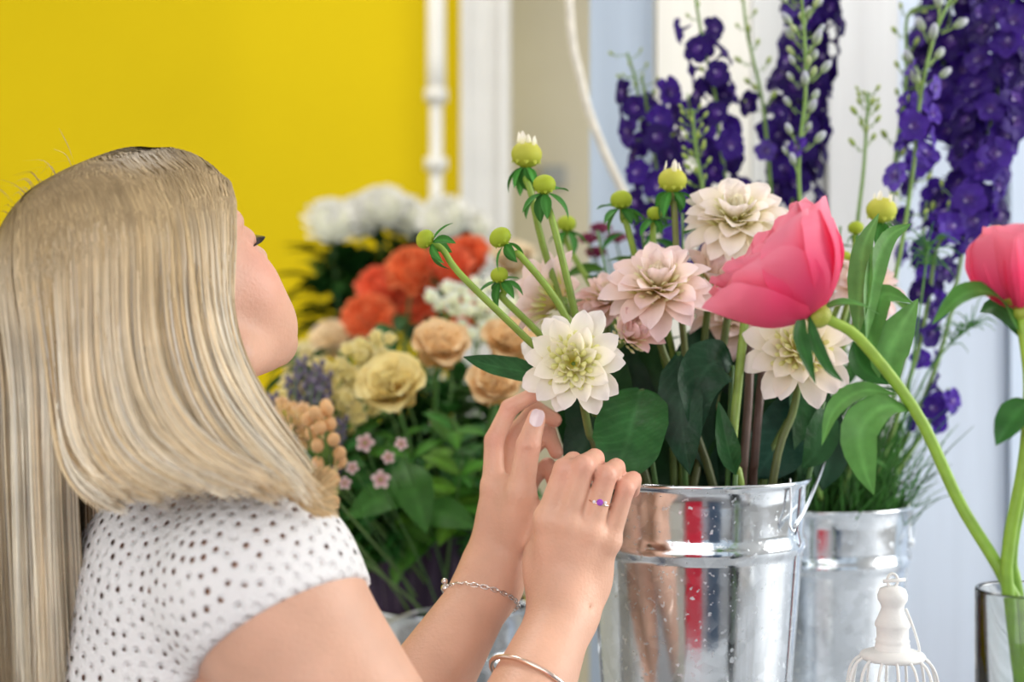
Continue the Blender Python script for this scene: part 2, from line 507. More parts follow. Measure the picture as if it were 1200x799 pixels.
            q[~flip] = q[~flip][:, ::-1]
            F.append(q)
        return V, np.vstack(F)

def big_mesh(name, V, Q, m, cols=None, uv=None):
    me = bpy.data.meshes.new(name)
    me.vertices.add(len(V)); me.vertices.foreach_set('co', V.astype(np.float32).ravel())
    me.loops.add(len(Q) * 4); me.loops.foreach_set('vertex_index', Q.astype(np.int32).ravel())
    me.polygons.add(len(Q))
    me.polygons.foreach_set('loop_start', np.arange(0, len(Q) * 4, 4, dtype=np.int32))
    me.update(calc_edges=True)
    me.polygons.foreach_set('use_smooth', np.ones(len(Q), bool))
    if cols is not None:
        a = me.color_attributes.new('Col', 'FLOAT_COLOR', 'POINT')
        c = np.ones((len(V), 4), np.float32); c[:, :3] = cols; a.data.foreach_set('color', c.ravel())
    if uv is not None:
        a = me.attributes.new('weave', 'FLOAT_VECTOR', 'POINT'); a.data.foreach_set('vector', uv.astype(np.float32).ravel())
    me.materials.append(m)
    me.validate(); me.update()
    return me

def relax(V, Q, n=2, f=.5, w=None):
    for _ in range(n):
        acc = np.zeros_like(V); cnt = np.zeros(len(V))
        for i in range(4):
            a, b = Q[:, i], Q[:, (i + 1) % 4]
            for k in range(3): acc[:, k] += np.bincount(a, V[b, k], len(V))
            cnt += np.bincount(a, minlength=len(V))
            for k in range(3): acc[:, k] += np.bincount(b, V[a, k], len(V))
            cnt += np.bincount(b, minlength=len(V))
        g = f if w is None else (f * w)[:, None]
        V = V + (acc / np.maximum(cnt, 1)[:, None] - V) * g
    return V

# head frame: face turned right and away, chin up
C0 = np.array((-.2905, 1.119, 1.420))
yaw, tilt = math.radians(50), math.radians(38)
f0 = np.array((math.cos(yaw), math.sin(yaw), 0)); up0 = np.array((0, 0, 1.0))
HF = f0 * math.cos(tilt) + up0 * math.sin(tilt)
HU = up0 * math.cos(tilt) - f0 * math.sin(tilt)
HR = np.cross(HF, HU)
HM = np.array([HR, HF, HU])
def H(r, f, u): return C0 + HR * r + HF * f + HU * u

SR = np.array(P(308, 690, 1.02)); SL = np.array((-.27, 1.32, 1.19))
NB = np.array((-.262, 1.15, 1.275))
ER = np.array(P(530, 1035, 1.0)); EL = np.array(P(405, 955, 1.13))
WR = np.array(P(661, 716, 1.21)); WL = np.array(P(574, 682, 1.265))
ax_s = (SL - SR); ax_s[2] = 0; ax_s /= np.linalg.norm(ax_s)
fb = np.array((ax_s[1], -ax_s[0], 0)); fb = fb if fb[0] > 0 else -fb
TM = np.array([ax_s, fb, up0])
HEM_P = np.array(P(322, 715, 0.965)); HEM_N = np.array((.50, -.34, -.80)); HEM_N /= np.linalg.norm(HEM_N)

def torso(F, g=0.):
    chest = (SR + SL) / 2 - fb * .035
    F.ell(chest + up0 * -.10, (.155, .105, .17), TM, .03, grow=g)
    F.ell(chest + up0 * .0 - fb * .015, (.15, .075, .09), TM, .04, grow=g)
    F.cap(chest + up0 * -.12, chest + up0 * -.42, .115, .13, .05, grow=g)
    F.ell(chest + up0 * -.1 + fb * .075 - ax_s * .07, (.055, .05, .055), TM, .03, grow=g)
    F.ell(chest + up0 * -.1 + fb * .075 + ax_s * .07, (.055, .05, .055), TM, .03, grow=g)
    F.cap(NB, SR + ax_s * .03 + up0 * .012, .05, .05, .03, grow=g)
    F.cap(NB, SL - ax_s * .03 + up0 * .012, .05, .05, .03, grow=g)
    F.ell(SR, (.062, .062, .062), TM, .03, grow=g)
    F.ell(SL, (.058, .058, .058), TM, .03, grow=g)
    F.cap(SR, SR + (ER - SR) * .5, .060, .054, .02, grow=g)
    F.cap(SL, SL + (EL - SL) * .5, .055, .048, .02, grow=g)

# hands: joints as (px, py, distance)
def J(*a): return np.array(P(*a))
R_F = {  # right hand: back of the hand to us, fingers bent over
    'index': [J(641, 607, 1.203), J(661, 549, 1.196), J(672, 540, 1.219), J(676, 556, 1.236)],
    'middle': [J(665, 612, 1.198), J(684, 545, 1.190), J(697, 537, 1.216), J(700, 557, 1.234)],
    'ring': [J(692, 622, 1.200), J(711, 556, 1.194), J(722, 548, 1.217), J(724, 566, 1.233)],
    'little': [J(714, 634, 1.208), J(733, 572, 1.204), J(742, 562, 1.222), J(742, 575, 1.236)]}
R_B = [J(646, 700, 1.215), J(655, 702, 1.21), J(666, 704, 1.21), J(677, 703, 1.215)]
R_T = [J(642, 698, 1.228), J(634, 648, 1.236), J(642, 606, 1.246), J(656, 580, 1.252)]
L_F = {  # left hand: thumb towards us, fingers curled round the stem
    'index': [J(578, 570, 1.268), J(579, 516, 1.272), J(597, 478, 1.272), J(628, 461, 1.268)],
    'middle': [J(590, 572, 1.290), J(600, 512, 1.302), J(628, 480, 1.306), J(650, 492, 1.300)],
    'ring': [J(603, 582, 1.307), J(618, 530, 1.322), J(642, 506, 1.322), J(652, 530, 1.312)],
    'little': [J(612, 596, 1.318), J(624, 560, 1.332), J(642, 545, 1.328), J(648, 564, 1.318)]}
L_B = [J(566, 660, 1.262), J(572, 662, 1.272), J(580, 664, 1.282), J(588, 668, 1.288)]
L_T = [J(594, 648, 1.262), J(610, 578, 1.247), J(619, 522, 1.243), J(629, 489, 1.248)]

def hand(F, fing, base, thumb):
    for (nm, j), b0 in zip(fing.items(), base):
        s = {'index': 1.0, 'middle': 1.03, 'ring': .97, 'little': .86}[nm]
        F.cap(b0, j[0], .0125, .0108 * s, .014)
    for nm, j in fing.items():
        s = {'index': 1.05, 'middle': 1.08, 'ring': 1.04, 'little': .95}[nm]
        F.ell(j[0] + np.array((0, -.003, 0)), (.009, .009, .009), None, .008)
        F.cap(j[0], j[1], .0096 * s, .0086 * s, .0045)
        F.cap(j[1], j[2], .0086 * s, .0077 * s, .0022)
        F.cap(j[2], j[3], .0077 * s, .0066 * s, .0022)
    F.cap(thumb[0], thumb[1], .0145, .0130, .014)
    F.cap(thumb[1], thumb[2], .0120, .0108, .006)
    F.cap(thumb[2], thumb[3], .0108, .0082, .003)

FB = Field((-.46, .90, .76), (.125, 1.44, 1.6), .002)
torso(FB)
# arms
for S_, E_, W_ in ((SR, ER, WR), (SL, EL, WL)):
    m = S_ + (E_ - S_) * .5
    FB.cap(S_, m, .058, .053, .02); FB.cap(m, E_, .053, .043, .01)
    q = E_ + (W_ - E_) * .35
    FB.cap(E_, q, .043, .043, .012); FB.cap(q, W_, .042, .0262, .012)
hand(FB, R_F, R_B, R_T)
FB.cap(WR, (R_B[1] + R_B[2]) / 2, .0262, .024, .02)
FB.ell(J(655, 662, 1.222), (.031, .017, .034), None, .012)
FB.ell(J(700, 668, 1.222), (.014, .016, .03), None, .012)
hand(FB, L_F, L_B, L_T)
FB.cap(WL, (L_B[1] + L_B[2]) / 2, .0262, .023, .02)
FB.ell(J(590, 622, 1.28), (.022, .022, .036), None, .014)
FB.ell(J(606, 600, 1.262), (.0175, .016, .034), None, .012)
# neck and head
FB.cap(H(0, -.025, -.05), NB, .052, .058, .02)
FB.ell(H(0, -.012, .008), (.074, .094, .094), HM, .01)
FB.ell(H(0, .042, -.035), (.060, .052, .078), HM, .02)
FB.ell(H(0, .052, .028), (.058, .042, .05), HM, .02)
for s in (-1, 1):
    FB.cap(H(s * .052, .005, -.07), H(s * .012, .072, -.112), .020, .017, .02)
    FB.ell(H(s * .037, .058, -.044), (.027, .029, .037), HM, .016)
    FB.ell(H(s * .076, -.008, -.03), (.008, .018, .03), HM, .008)
for s in (-1, 1): FB.ell(H(s * .028, .064, -.080), (.024, .027, .032), HM, .016)
FB.ell(H(0, .078, -.108), (.022, .018, .018), HM, .014)
FB.cap(H(0, .088, -.004), H(0, .108, -.046), .007, .0105, .01)
for s in (-1, 1):
    FB.ell(H(s * .011, .1, -.05), (.008, .009, .007), HM, .006)
    FB.ell(H(s * .031, .101, -.010), (.016, .014, .011), HM, .012, sub=True)
    FB.ell(H(s * .031, .082, -.012), (.014, .0125, .0125), HM, .003)
    FB.cap(H(s * .012, .094, .008), H(s * .045, .078, .010), .007, .006, .012)
FB.cap(H(-.017, .088, -.078), H(.017, .088, -.078), .006, .006, .006)
FB.cap(H(-.014, .087, -.088), H(.014, .087, -.088), .007, .007, .005)
# creases at the finger joints, wrist
def crease(a, b, r=.0013, k=.003): FB.cap(a, b, r, r, k, sub=True)
for j in list(R_F.values()):
    pass
crease(J(584, 527, 1.2615), J(601, 521, 1.2585)); crease(J(594, 483, 1.2625), J(608, 474, 1.261))
crease(J(612, 530, 1.2315), J(632, 527, 1.232)); crease(J(648, 717, 1.186), J(690, 712, 1.19), .0012, .004)
BV, BQ = FB.mesh()
BV = relax(BV, BQ, 3, .5)

def near(V, pts, r):
    d = np.full(len(V), 9.)
    for p in pts: d = np.minimum(d, np.linalg.norm(V - p, axis=1))
    return np.exp(-(d / r) ** 2)
cb = np.tile(np.array((.70, .41, .29)), (len(BV), 1))
pk = near(BV, [j for h_ in (R_F, L_F) for f in h_.values() for j in (f[1], f[2], f[3])] + [L_T[3], L_T[2], ER], .013) * .55
pk = np.maximum(pk, near(BV, [H(.05, .07, -.03), H(-.05, .07, -.03)], .035) * .5)
pk = np.maximum(pk, near(BV, [H(0, .1, -.083), H(.012, .096, -.083), H(-.012, .096, -.083)], .012) * 1.2)
cb = cb + pk[:, None] * (np.array((.68, .27, .21)) - cb)
hr = (BV - C0) @ HM.T
sc = np.clip((hr[:, 2] * .9 - hr[:, 1] * 1.0 - .0) / .03, 0, 1) * (np.linalg.norm(hr, axis=1) < .13)
cb = cb + sc[:, None] * (np.array((.33, .22, .11)) - cb)
M_skin = mat('skin', attr=True, rough=.46, sss=.10, noise=(22, .09), bump=(330, .28), spec=.4)
woman = thing('person', 'blonde woman in white crochet top bending to the dahlias with both hands raised', 'person', (-.27, 1.15, 0))
part('body', big_mesh('body', BV, BQ, M_skin, cb), woman)
del FB

# crochet top
FT = Field((-.48, .88, .74), (.02, 1.48, 1.42), .0026)
torso(FT, .0065)
FT.cutarm(SR, ER, .088, HEM_P, HEM_N)
FT.cutarm(SL, EL, .08, SL + (EL - SL) * .28, (EL - SL) / np.linalg.norm(EL - SL))
FT.cap(NB + up0 * .10 + fb * .05, NB + up0 * .0 + fb * .03, .085, .075, .004, sub=True)
FT.plane((0, 0, .775), (0, 0, -1))
TV, TQ = FT.mesh()
TV = relax(TV, TQ, 2, .5)
lat = (TV - SR) @ (-ax_s) + .05
zc = SR[2] - .01
ang = np.arctan2(TV[:, 2] - zc, np.maximum(lat, -.2))
# stitch holes: evenly spread points on the cloth
kr = np.random.RandomState(2)
order = kr.permutation(len(TV)); gap = .0092
cell = {}
seeds = []
for i in order:
    p = TV[i]; k = (int(p[0] // gap), int(p[1] // gap), int(p[2] // gap)); ok = True
    for dx in (-1, 0, 1):
        for dy in (-1, 0, 1):
            for dz in (-1, 0, 1):
                for q in cell.get((k[0] + dx, k[1] + dy, k[2] + dz), ()):
                    if (q[0] - p[0]) ** 2 + (q[1] - p[1]) ** 2 + (q[2] - p[2]) ** 2 < gap * gap: ok = False; break
    if ok: cell.setdefault(k, []).append(p); seeds.append(p)
seeds = np.array(seeds, np.float32); TV32 = TV.astype(np.float32)
def nearest(seeds):
    idx = np.empty(len(TV32), np.int32); dist = np.empty(len(TV32), np.float32)
    o = np.argsort(TV32[:, 2])
    for c0 in range(0, len(o), 1500):
        ii = o[c0:c0 + 1500]; z0, z1 = TV32[ii, 2].min() - .016, TV32[ii, 2].max() + .016
        cand = np.where((seeds[:, 2] > z0) & (seeds[:, 2] < z1))[0]
        d = ((TV32[ii, None, :] - seeds[None, cand, :]) ** 2).sum(2)
        m = d.argmin(1); idx[ii] = cand[m]; dist[ii] = np.sqrt(d[np.arange(len(ii)), m])
    return idx, dist
for _ in range(3):
    idx, _d = nearest(seeds)
    cnt = np.maximum(np.bincount(idx, minlength=len(seeds)), 1)
    seeds = np.stack([np.bincount(idx, TV32[:, k], len(seeds)) / cnt for k in range(3)], 1).astype(np.float32)
idx, uu = nearest(seeds)
vv = kr.rand(len(seeds))[idx]
hemd = -((TV - HEM_P) @ HEM_N)
M_knit = mat('white_crochet_cotton', (.84, .83, .83), rough=.85, sheen=.2, spec=.2)
def knit(m):
    N = m.node_tree.nodes; Lk = m.node_tree.links; bs = N['Principled BSDF']; out = N['Material Output']
    at = N.new('ShaderNodeAttribute'); at.attribute_name = 'weave'
    sx = N.new('ShaderNodeSeparateXYZ'); Lk.new(at.outputs['Vector'], sx.inputs[0])
    th = N.new('ShaderNodeMapRange'); th.inputs[3].default_value = .0011; th.inputs[4].default_value = .0025
    Lk.new(sx.outputs['Y'], th.inputs[0])
    lt = N.new('ShaderNodeMath'); lt.operation = 'LESS_THAN'; Lk.new(sx.outputs['X'], lt.inputs[0]); Lk.new(th.outputs[0], lt.inputs[1])
    gt = N.new('ShaderNodeMath'); gt.operation = 'GREATER_THAN'; gt.inputs[1].default_value = .009; Lk.new(sx.outputs['Z'], gt.inputs[0])
    ml = N.new('ShaderNodeMath'); ml.operation = 'MULTIPLY'; Lk.new(lt.outputs[0], ml.inputs[0]); Lk.new(gt.outputs[0], ml.inputs[1])
    tr = N.new('ShaderNodeBsdfTransparent'); ms = N.new('ShaderNodeMixShader')
    Lk.new(ml.outputs[0], ms.inputs[0]); Lk.new(bs.outputs[0], ms.inputs[1]); Lk.new(tr.outputs[0], ms.inputs[2]); Lk.new(ms.outputs[0], out.inputs[0])
    tc = N.new('ShaderNodeTexCoord')
    n = N.new('ShaderNodeTexNoise'); n.inputs['Scale'].default_value = 330; n.inputs['Detail'].default_value = 3; Lk.new(tc.outputs['Object'], n.inputs['Vector'])
    ad = N.new('ShaderNodeMath'); ad.operation = 'MULTIPLY_ADD'; ad.inputs[1].default_value = .0022
    sm = N.new('ShaderNodeMath'); sm.operation = 'MINIMUM'; sm.inputs[1].default_value = .0042
    Lk.new(sx.outputs['X'], sm.inputs[0]); Lk.new(n.outputs[0], ad.inputs[0]); Lk.new(sm.outputs[0], ad.inputs[2])
    b = N.new('ShaderNodeBump'); b.inputs['Strength'].default_value = .8; b.inputs['Distance'].default_value = .9
    Lk.new(ad.outputs[0], b.inputs['Height']); Lk.new(b.outputs[0], bs.inputs['Normal'])
knit(M_knit)
part('crochet_top', big_mesh('crochet_top', TV, TQ, M_knit, None, np.stack([uu, vv, hemd], 1)), woman, label='white crochet top with small open holes and short sleeves')
# rolled hem of the near sleeve
axu = (ER - SR) / np.linalg.norm(ER - SR)
e1 = np.cross(HEM_N, up0); e1 /= np.linalg.norm(e1); e2 = np.cross(HEM_N, e1)
# trousers down to the floor
M_denim = mat('trouser_cloth', (.09, .12, .2), rough=.8, noise=(200, .15))
hip = np.array((-.27, 1.16, .80))
b = B()
for s in (-1, 1):
    o_ = ax_s * .085 * s
    b.add(tube(spline([hip + o_ * .7 + up0 * .03, hip + o_ - up0 * .06, hip + o_ + fb * .01 - up0 * .38, hip + o_ - up0 * .74], 14), np.interp(np.linspace(0, 3, 14), [0, 1, 2, 3], [.105, .10, .07, .055]), 16))
part('trousers', b.mesh('trousers', M_denim), woman)
for s in (-1, 1):
    c_ = np.array((hip[0], hip[1], 0)) + ax_s * .085 * s
    v, f = ball((0, 0, 0), (.045, .12, .035), 14, 8)
    v = np.array(v); v[:, 2] = np.maximum(v[:, 2], -.028) + .028
    v = v @ np.array([ax_s, fb, up0]) + c_ + fb * .04
    part('shoe', B().add((v, f)).mesh('shoe', mat('shoe_leather', (.12, .1, .09), rough=.5, noise=(40, .1))), woman)

# hair ---------------------------------------------------------------
GA = [  # near side, swept over the shoulder: back -> face edge
    [(80, 184, 1.11), (70, 260, 1.055), (60, 350, 1.03), (60, 440, 1.02), (68, 520, 1.005), (92, 566, .985), (140, 586, .97)],
    [(105, 174, 1.115), (102, 250, 1.055), (98, 340, 1.02), (100, 430, 1.0), (114, 508, .985), (152, 560, .96), (218, 582, .945)],
    [(140, 164, 1.13), (152, 240, 1.065), (158, 330, 1.025), (165, 420, 1.005), (184, 490, .98), (232, 546, .95), (305, 576, .93)],
    [(178, 159, 1.145), (203, 230, 1.085), (216, 320, 1.05), (228, 400, 1.03), (250, 468, 1.0), (292, 530, .965), (356, 588, .94)],
    [(196, 161, 1.15), (228, 228, 1.10), (245, 308, 1.07), (255, 388, 1.05), (276, 456, 1.02), (318, 520, .99), (372, 596, .965)],
    [(207, 168, 1.155), (252, 228, 1.115), (263, 290, 1.09), (267, 370, 1.08), (289, 441, 1.06), (328, 498, 1.035), (372, 566, 1.01)]]
GB = [  # hair falling down the back
    [(15, 256, 1.09), (-22, 330, 1.10), (-42, 420, 1.11), (-48, 520, 1.11), (-44, 620, 1.11), (-38, 720, 1.11), (-32, 860, 1.11)],
    [(45, 217, 1.1), (14, 290, 1.07), (-2, 380, 1.06), (-8, 480, 1.06), (-4, 590, 1.06), (2, 700, 1.07), (8, 850, 1.08)],
    [(82, 183, 1.11), (62, 268, 1.06), (46, 360, 1.035), (40, 460, 1.03), (42, 570, 1.035), (46, 690, 1.04), (50, 840, 1.05)],
    [(112, 172, 1.11), (100, 262, 1.06), (86, 355, 1.04), (74, 455, 1.04), (66, 570, 1.05), (62, 690, 1.05), (62, 840, 1.06)]]
def garr(G): return np.array([[list(P(*q)) for q in g] for g in G])
GA, GB = garr(GA), garr(GB)
def scalp(phi):
    a = math.radians(phi)
    return H(-.036, .094 * math.cos(a) * 1.0 - .012, .094 * math.sin(a) * 1.02 + .008)
for g, ph in zip(GA, (98, 86, 72, 56, 38, 16)): g[0] = scalp(ph)
for g, ph in zip(GB, (124, 112, 101, 90)): g[0] = scalp(ph)
def clear_head(p, off=.006):
    """keeps hair outside the skull and brow, which are blended smoothly"""
    E = ((H(0, -.012, .008), np.array((.074, .094, .094))), (H(0, .050, .026), np.array((.060, .046, .054))))
    for _ in range(2):
        ds = []; ns = []
        for c_, rad in E:
            q = (p - c_) @ HM.T
            m = np.linalg.norm(q / rad, axis=-1, keepdims=True) + 1e-6
            g = q / rad ** 2 / m; gl = np.linalg.norm(g, axis=-1, keepdims=True) + 1e-6
            ds.append((m - 1) / gl); ns.append((g / gl) @ HM)
        kk = .03
        h = np.clip(.5 + .5 * (ds[0] - ds[1]) / kk, 0, 1)
        d = ds[0] + (ds[1] - ds[0]) * h - kk * h * (1 - h)
        n = ns[0] * (1 - h) + ns[1] * h; n = n / (np.linalg.norm(n, axis=-1, keepdims=True) + 1e-6)
        p = p + n * np.clip(off - d, 0, .06)
    return p
def mirror(G):
    d = (G - C0) @ HR
    return G - 2 * d[..., None] * HR
GT = {}
def guide(G, u, n=26):
    if (id(G), n) not in GT:
        s_ = np.array([spline(g, n) for g in G])
        GT[(id(G), n)] = (G, np.stack([spline(s_[:, i], 40) for i in range(n)], 1))
    T_ = GT[(id(G), n)][1]
    x = u * 39; i = min(int(x), 38); w = x - i
    return T_[i] * (1 - w) + T_[i + 1] * w
rng = random.Random(7); nr = np.random.RandomState(5)
root_c, hon, plat, ash = np.array((.15, .095, .042)), np.array((.72, .52, .27)), np.array((.95, .88, .73)), np.array((.74, .68, .58))
HV = []; HQ = []; HC = []; hn = 0
def strand(path, w, c0, shade, rootlen=.3):
    """flat ribbon lying on the head"""
    global hn
    n = len(path)
    t = np.gradient(path, axis=0); t /= np.linalg.norm(t, axis=1)[:, None]
    o = path - C0; o[:, 2] = np.where(o[:, 2] > 0, o[:, 2], o[:, 2] * .25)
    o /= np.linalg.norm(o, axis=1)[:, None]
    s = np.cross(t, o); s /= np.linalg.norm(s, axis=1)[:, None] + 1e-9
    wd = w * np.clip(np.minimum(np.linspace(.7, 2.5, n), np.linspace(3.2, .25, n)), 0, 1)
    v = np.empty((2 * n, 3)); v[0::2] = path - s * wd[:, None]; v[1::2] = path + s * wd[:, None]
    T = np.linspace(0, 1, n)
    k = (np.clip((T - rootlen * .1) / rootlen, 0, 1) ** .8)[:, None]
    own = np.clip((T - .22) / .3, 0, 1)[:, None]
    c = root_c * (1 - k) + (np.array((.60, .44, .235)) * (1 - own) + c0 * own) * k
    c = c * (1 + (shade - 1) * (.35 + .65 * own))
    HV.append(v); HC.append(np.repeat(c, 2, 0))
    i = np.arange(n - 1) * 2 + hn
    HQ.append(np.stack([i, i + 1, i + 3, i + 2], 1)); hn += 2 * n
def grow(G, N, ncl, seed, spread=.012, flip=1, ends=.04, bias=0., dark=1.):
    r = np.random.RandomState(seed)
    cl_off = r.randn(ncl, 3) * .0045; cl_ph = r.rand(ncl) * 6.28; cl_c = r.rand(ncl); cl_len = r.rand(ncl); cl_d = r.rand(ncl)
    for i in range(N):
        u = r.rand()
        ci = int(u * ncl)
        uc = (ci + .5) / ncl
        a = guide(G, u); b = guide(G, uc)
        T = np.linspace(0, 1, len(a))[:, None]
        cl = .75 * np.clip((T - .25) / .6, 0, 1)
        p = a * (1 - cl) + b * cl
        depth = r.rand() ** 1.4
        inward = (C0 - p); inward[:, 2] = 0; inward /= np.linalg.norm(inward, axis=1)[:, None]
        p = p + inward * depth * spread * (.35 + .65 * T)
        p = p + cl_off[ci] * T + np.sin(cl_ph[ci] + T * 5) * .0018 * T * np.array((1, .6, .2))
        p = p + r.randn(3) * .0022 * T + np.cumsum(r.randn(len(p), 3) * .00022, 0)
        L = 1 - ends * (cl_len[ci] + r.rand() * 1.2) * .9
        p = np.array([np.interp(np.linspace(0, L, 18), np.linspace(0, 1, len(p)), p[:, k]) for k in range(3)]).T
        p = clear_head(p, .007 + .007 * (1 - depth))
        for _ in range(4): p[1:-1] = (p[:-2] + 2 * p[1:-1] + p[2:]) / 4
        p = clear_head(p, .006 + .004 * (1 - depth))
        m = min(1, cl_c[ci] * .6 + r.rand() * .4 + bias)
        c = hon * (1 - m) + plat * m
        if r.rand() < .12: c = ash
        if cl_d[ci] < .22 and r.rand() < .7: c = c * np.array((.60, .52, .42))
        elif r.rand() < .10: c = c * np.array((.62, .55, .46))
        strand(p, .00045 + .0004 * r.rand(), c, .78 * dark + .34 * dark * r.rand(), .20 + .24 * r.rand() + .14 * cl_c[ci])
grow(GA, 9500, 95, 1, ends=.075); grow(GB, 4200, 40, 2, bias=.25)
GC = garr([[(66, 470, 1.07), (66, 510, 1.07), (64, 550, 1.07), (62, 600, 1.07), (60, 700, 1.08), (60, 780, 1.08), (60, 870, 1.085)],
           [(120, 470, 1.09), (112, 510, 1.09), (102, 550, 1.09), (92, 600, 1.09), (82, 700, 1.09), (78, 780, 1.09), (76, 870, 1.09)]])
grow(GC, 1400, 16, 6, dark=.35)  # strands coloured darker to paint in the shade under the hair
GBF = GB + np.array((.025, .05, 0)); GBF[:, 0] = GB[:, 0]
GAF = mirror(GA); GAF[:, 0] = GA[:, 0]
for k_, w_ in ((4, .35), (5, .7), (6, .85)): GAF[:, k_, :2] = GAF[:, k_, :2] * (1 - w_) + GAF[:, 3, :2] * w_
grow(GAF, 3400, 50, 3); grow(GBF, 1500, 20, 4)
# flick of loose ends over the shoulder, flyaways on top
for i in range(420):
    s0 = P(300 + rng.random() * 40, 520 + rng.random() * 40, .985); e0 = P(368 + rng.random() * 30, 608 - rng.random() * 64, .985)
    mid = P(345 + rng.random() * 15, 575 + rng.random() * 12, .98)
    strand(spline([s0, mid, e0], 14), .0010, hon * (.8 + .45 * rng.random()), .95, .12)
for i in range(150):
    u = rng.random()
    g = guide(GA if rng.random() < .8 else GB, u)
    q = g[:14].copy() + np.cumsum(nr.randn(14, 3) * .0012, 0)
    up_ = np.linspace(0, 1, 14)[:, None] * (1 - np.linspace(0, 1, 14)[:, None]) * 4
    q += up_ * (np.array((0, 0, 1)) * rng.random() * .012 + nr.randn(3) * .004)
    strand(q, .0003, hon, .8)
for i in range(45):
    r0 = scalp(38 + nr.rand() * 70)
    d_ = nr.randn(3) * .008 + np.array((-.008, 0, .003))
    q = spline([r0, r0 + d_ * .6 + up0 * .006, r0 + d_ * 1.6 + up0 * (.006 - .012 * rng.random())], 9)
    strand(q, .0003, hon * .7, .8)
# under-layer, and the bridge between the two back falls
bk = np.array([GB[0], (GB[0] + GBF[0]) / 2 + np.array((-.002, 0, 0)), GBF[0]])
def sheet(G, inset, a=24, n=22, stop=.97):
    global hn
    g = np.array([guide(G, u, n) for u in np.linspace(0, 1, a)])
    g = g[:, :int(n * stop)]
    n = g.shape[1]
    inw = C0 - g; inw[..., 2] *= .2; inw /= np.linalg.norm(inw, axis=2)[..., None]
    g = clear_head(g + inw * inset, .0015)
    HV.append(g.reshape(-1, 3))
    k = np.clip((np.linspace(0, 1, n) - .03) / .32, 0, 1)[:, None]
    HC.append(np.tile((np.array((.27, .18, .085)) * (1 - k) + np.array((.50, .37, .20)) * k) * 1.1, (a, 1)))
    HQ.append(np.array([(i * n + j + hn, i * n + j + 1 + hn, (i + 1) * n + j + 1 + hn, (i + 1) * n + j + hn) for i in range(a - 1) for j in range(n - 1)]))
    hn += a * n
grow(bk, 900, 14, 9)
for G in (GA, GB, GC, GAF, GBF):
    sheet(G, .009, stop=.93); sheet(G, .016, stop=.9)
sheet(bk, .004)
M_hair = mat('blonde_hair', attr=True, rough=.45, spec=.4, trans=.12, noise=(25, .12))
me = big_mesh('hair', np.vstack(HV), np.vstack(HQ), M_hair, np.vstack(HC))
part('hair', me, woman, label='long straight blonde hair with darker roots')

# lashes, brow, eyes, nails, jewellery
M_dark = mat('dark_lash', (.02, .013, .01), rough=.5, noise=(50, .1))
for s in (1, -1):
    b = B()
    for i in range(26):
        q = i / 25
        r0 = H(s * (.018 + .030 * q), .0935 - .012 * q * q, -.0155 - .002 * math.sin(q * 3.14))
        tip = r0 + HF * .009 + HU * (.0005 - .003 * (1 - q)) + HR * s * .005 * (q - .2)
        b.add(tube(spline([r0 - HF * .003, (r0 + tip) / 2 - HU * .0015, tip], 5), [.00035, .00035, .0003, .00025, .00012], 5))
    part('eyelashes', b.mesh('eyelashes', M_dark), woman, kind='stuff')
    b = B()
    b.add(tube(spline([H(s * .013, .096, .010), H(s * .032, .0905, .015), H(s * .050, .0745, .012)], 10), [.001, .002, .0022, .0022, .0022, .002, .0018, .0016, .0012, .001], 6))
    part('eyebrow', b.mesh('eyebrow', mat('brow_hair', (.22, .13, .07), rough=.6, noise=(200, .3))), woman)
M_nail = mat('pearly_nail', (.70, .55, .57), rough=.2, spec=.7, coat=.5, noise=(20, .03))
def nail(tip, prev, nrm, w, l, r):
    y = (tip - prev); y = y / np.linalg.norm(y)
    z = np.array(nrm, float); z -= y * (z @ y); z /= np.linalg.norm(z); x = np.cross(y, z)
    V = []; Fq = []
    for i in range(9):
        t = i / 8
        ww = w * math.sqrt(max(0.03, 1 - (abs(t - .52) / .53) ** 3.2))
        for j in range(7):
            s = j / 3 - 1
            V.append(tip + y * (l * (t - .62)) + x * s * ww + z * (r - .35 * ww * s * s * (ww / r) + .0006 - .0018 * max(0, t - .7)))
    for i in range(8):
        for j in range(6):
            a = i * 7 + j; Fq.append((a, a + 1, a + 8, a + 7))
    return np.array(V), Fq
part('fingernail', B().add(nail(L_T[3], L_T[2], (.08, -1, .25), .0062, .0155, .0088)).mesh('fingernail', M_nail), woman, label='pearly thumbnail')
M_silver = mat('silver', (.80, .78, .76), rough=.18, metal=1., noise=(60, .05))
M_gold = mat('rose_gold', (.84, .66, .56), rough=.2, metal=1., noise=(60, .05))
def loop(c, axis, r1, r2, n=48, tiltv=None):
    a = np.array(axis, float); a /= np.linalg.norm(a)
    x = np.cross(a, (0, 1, 0)); x /= np.linalg.norm(x); y = np.cross(a, x)
    return [c + x * r1 * math.cos(q) + y * r2 * math.sin(q) for q in np.linspace(0, 2 * math.pi, n, endpoint=False)]
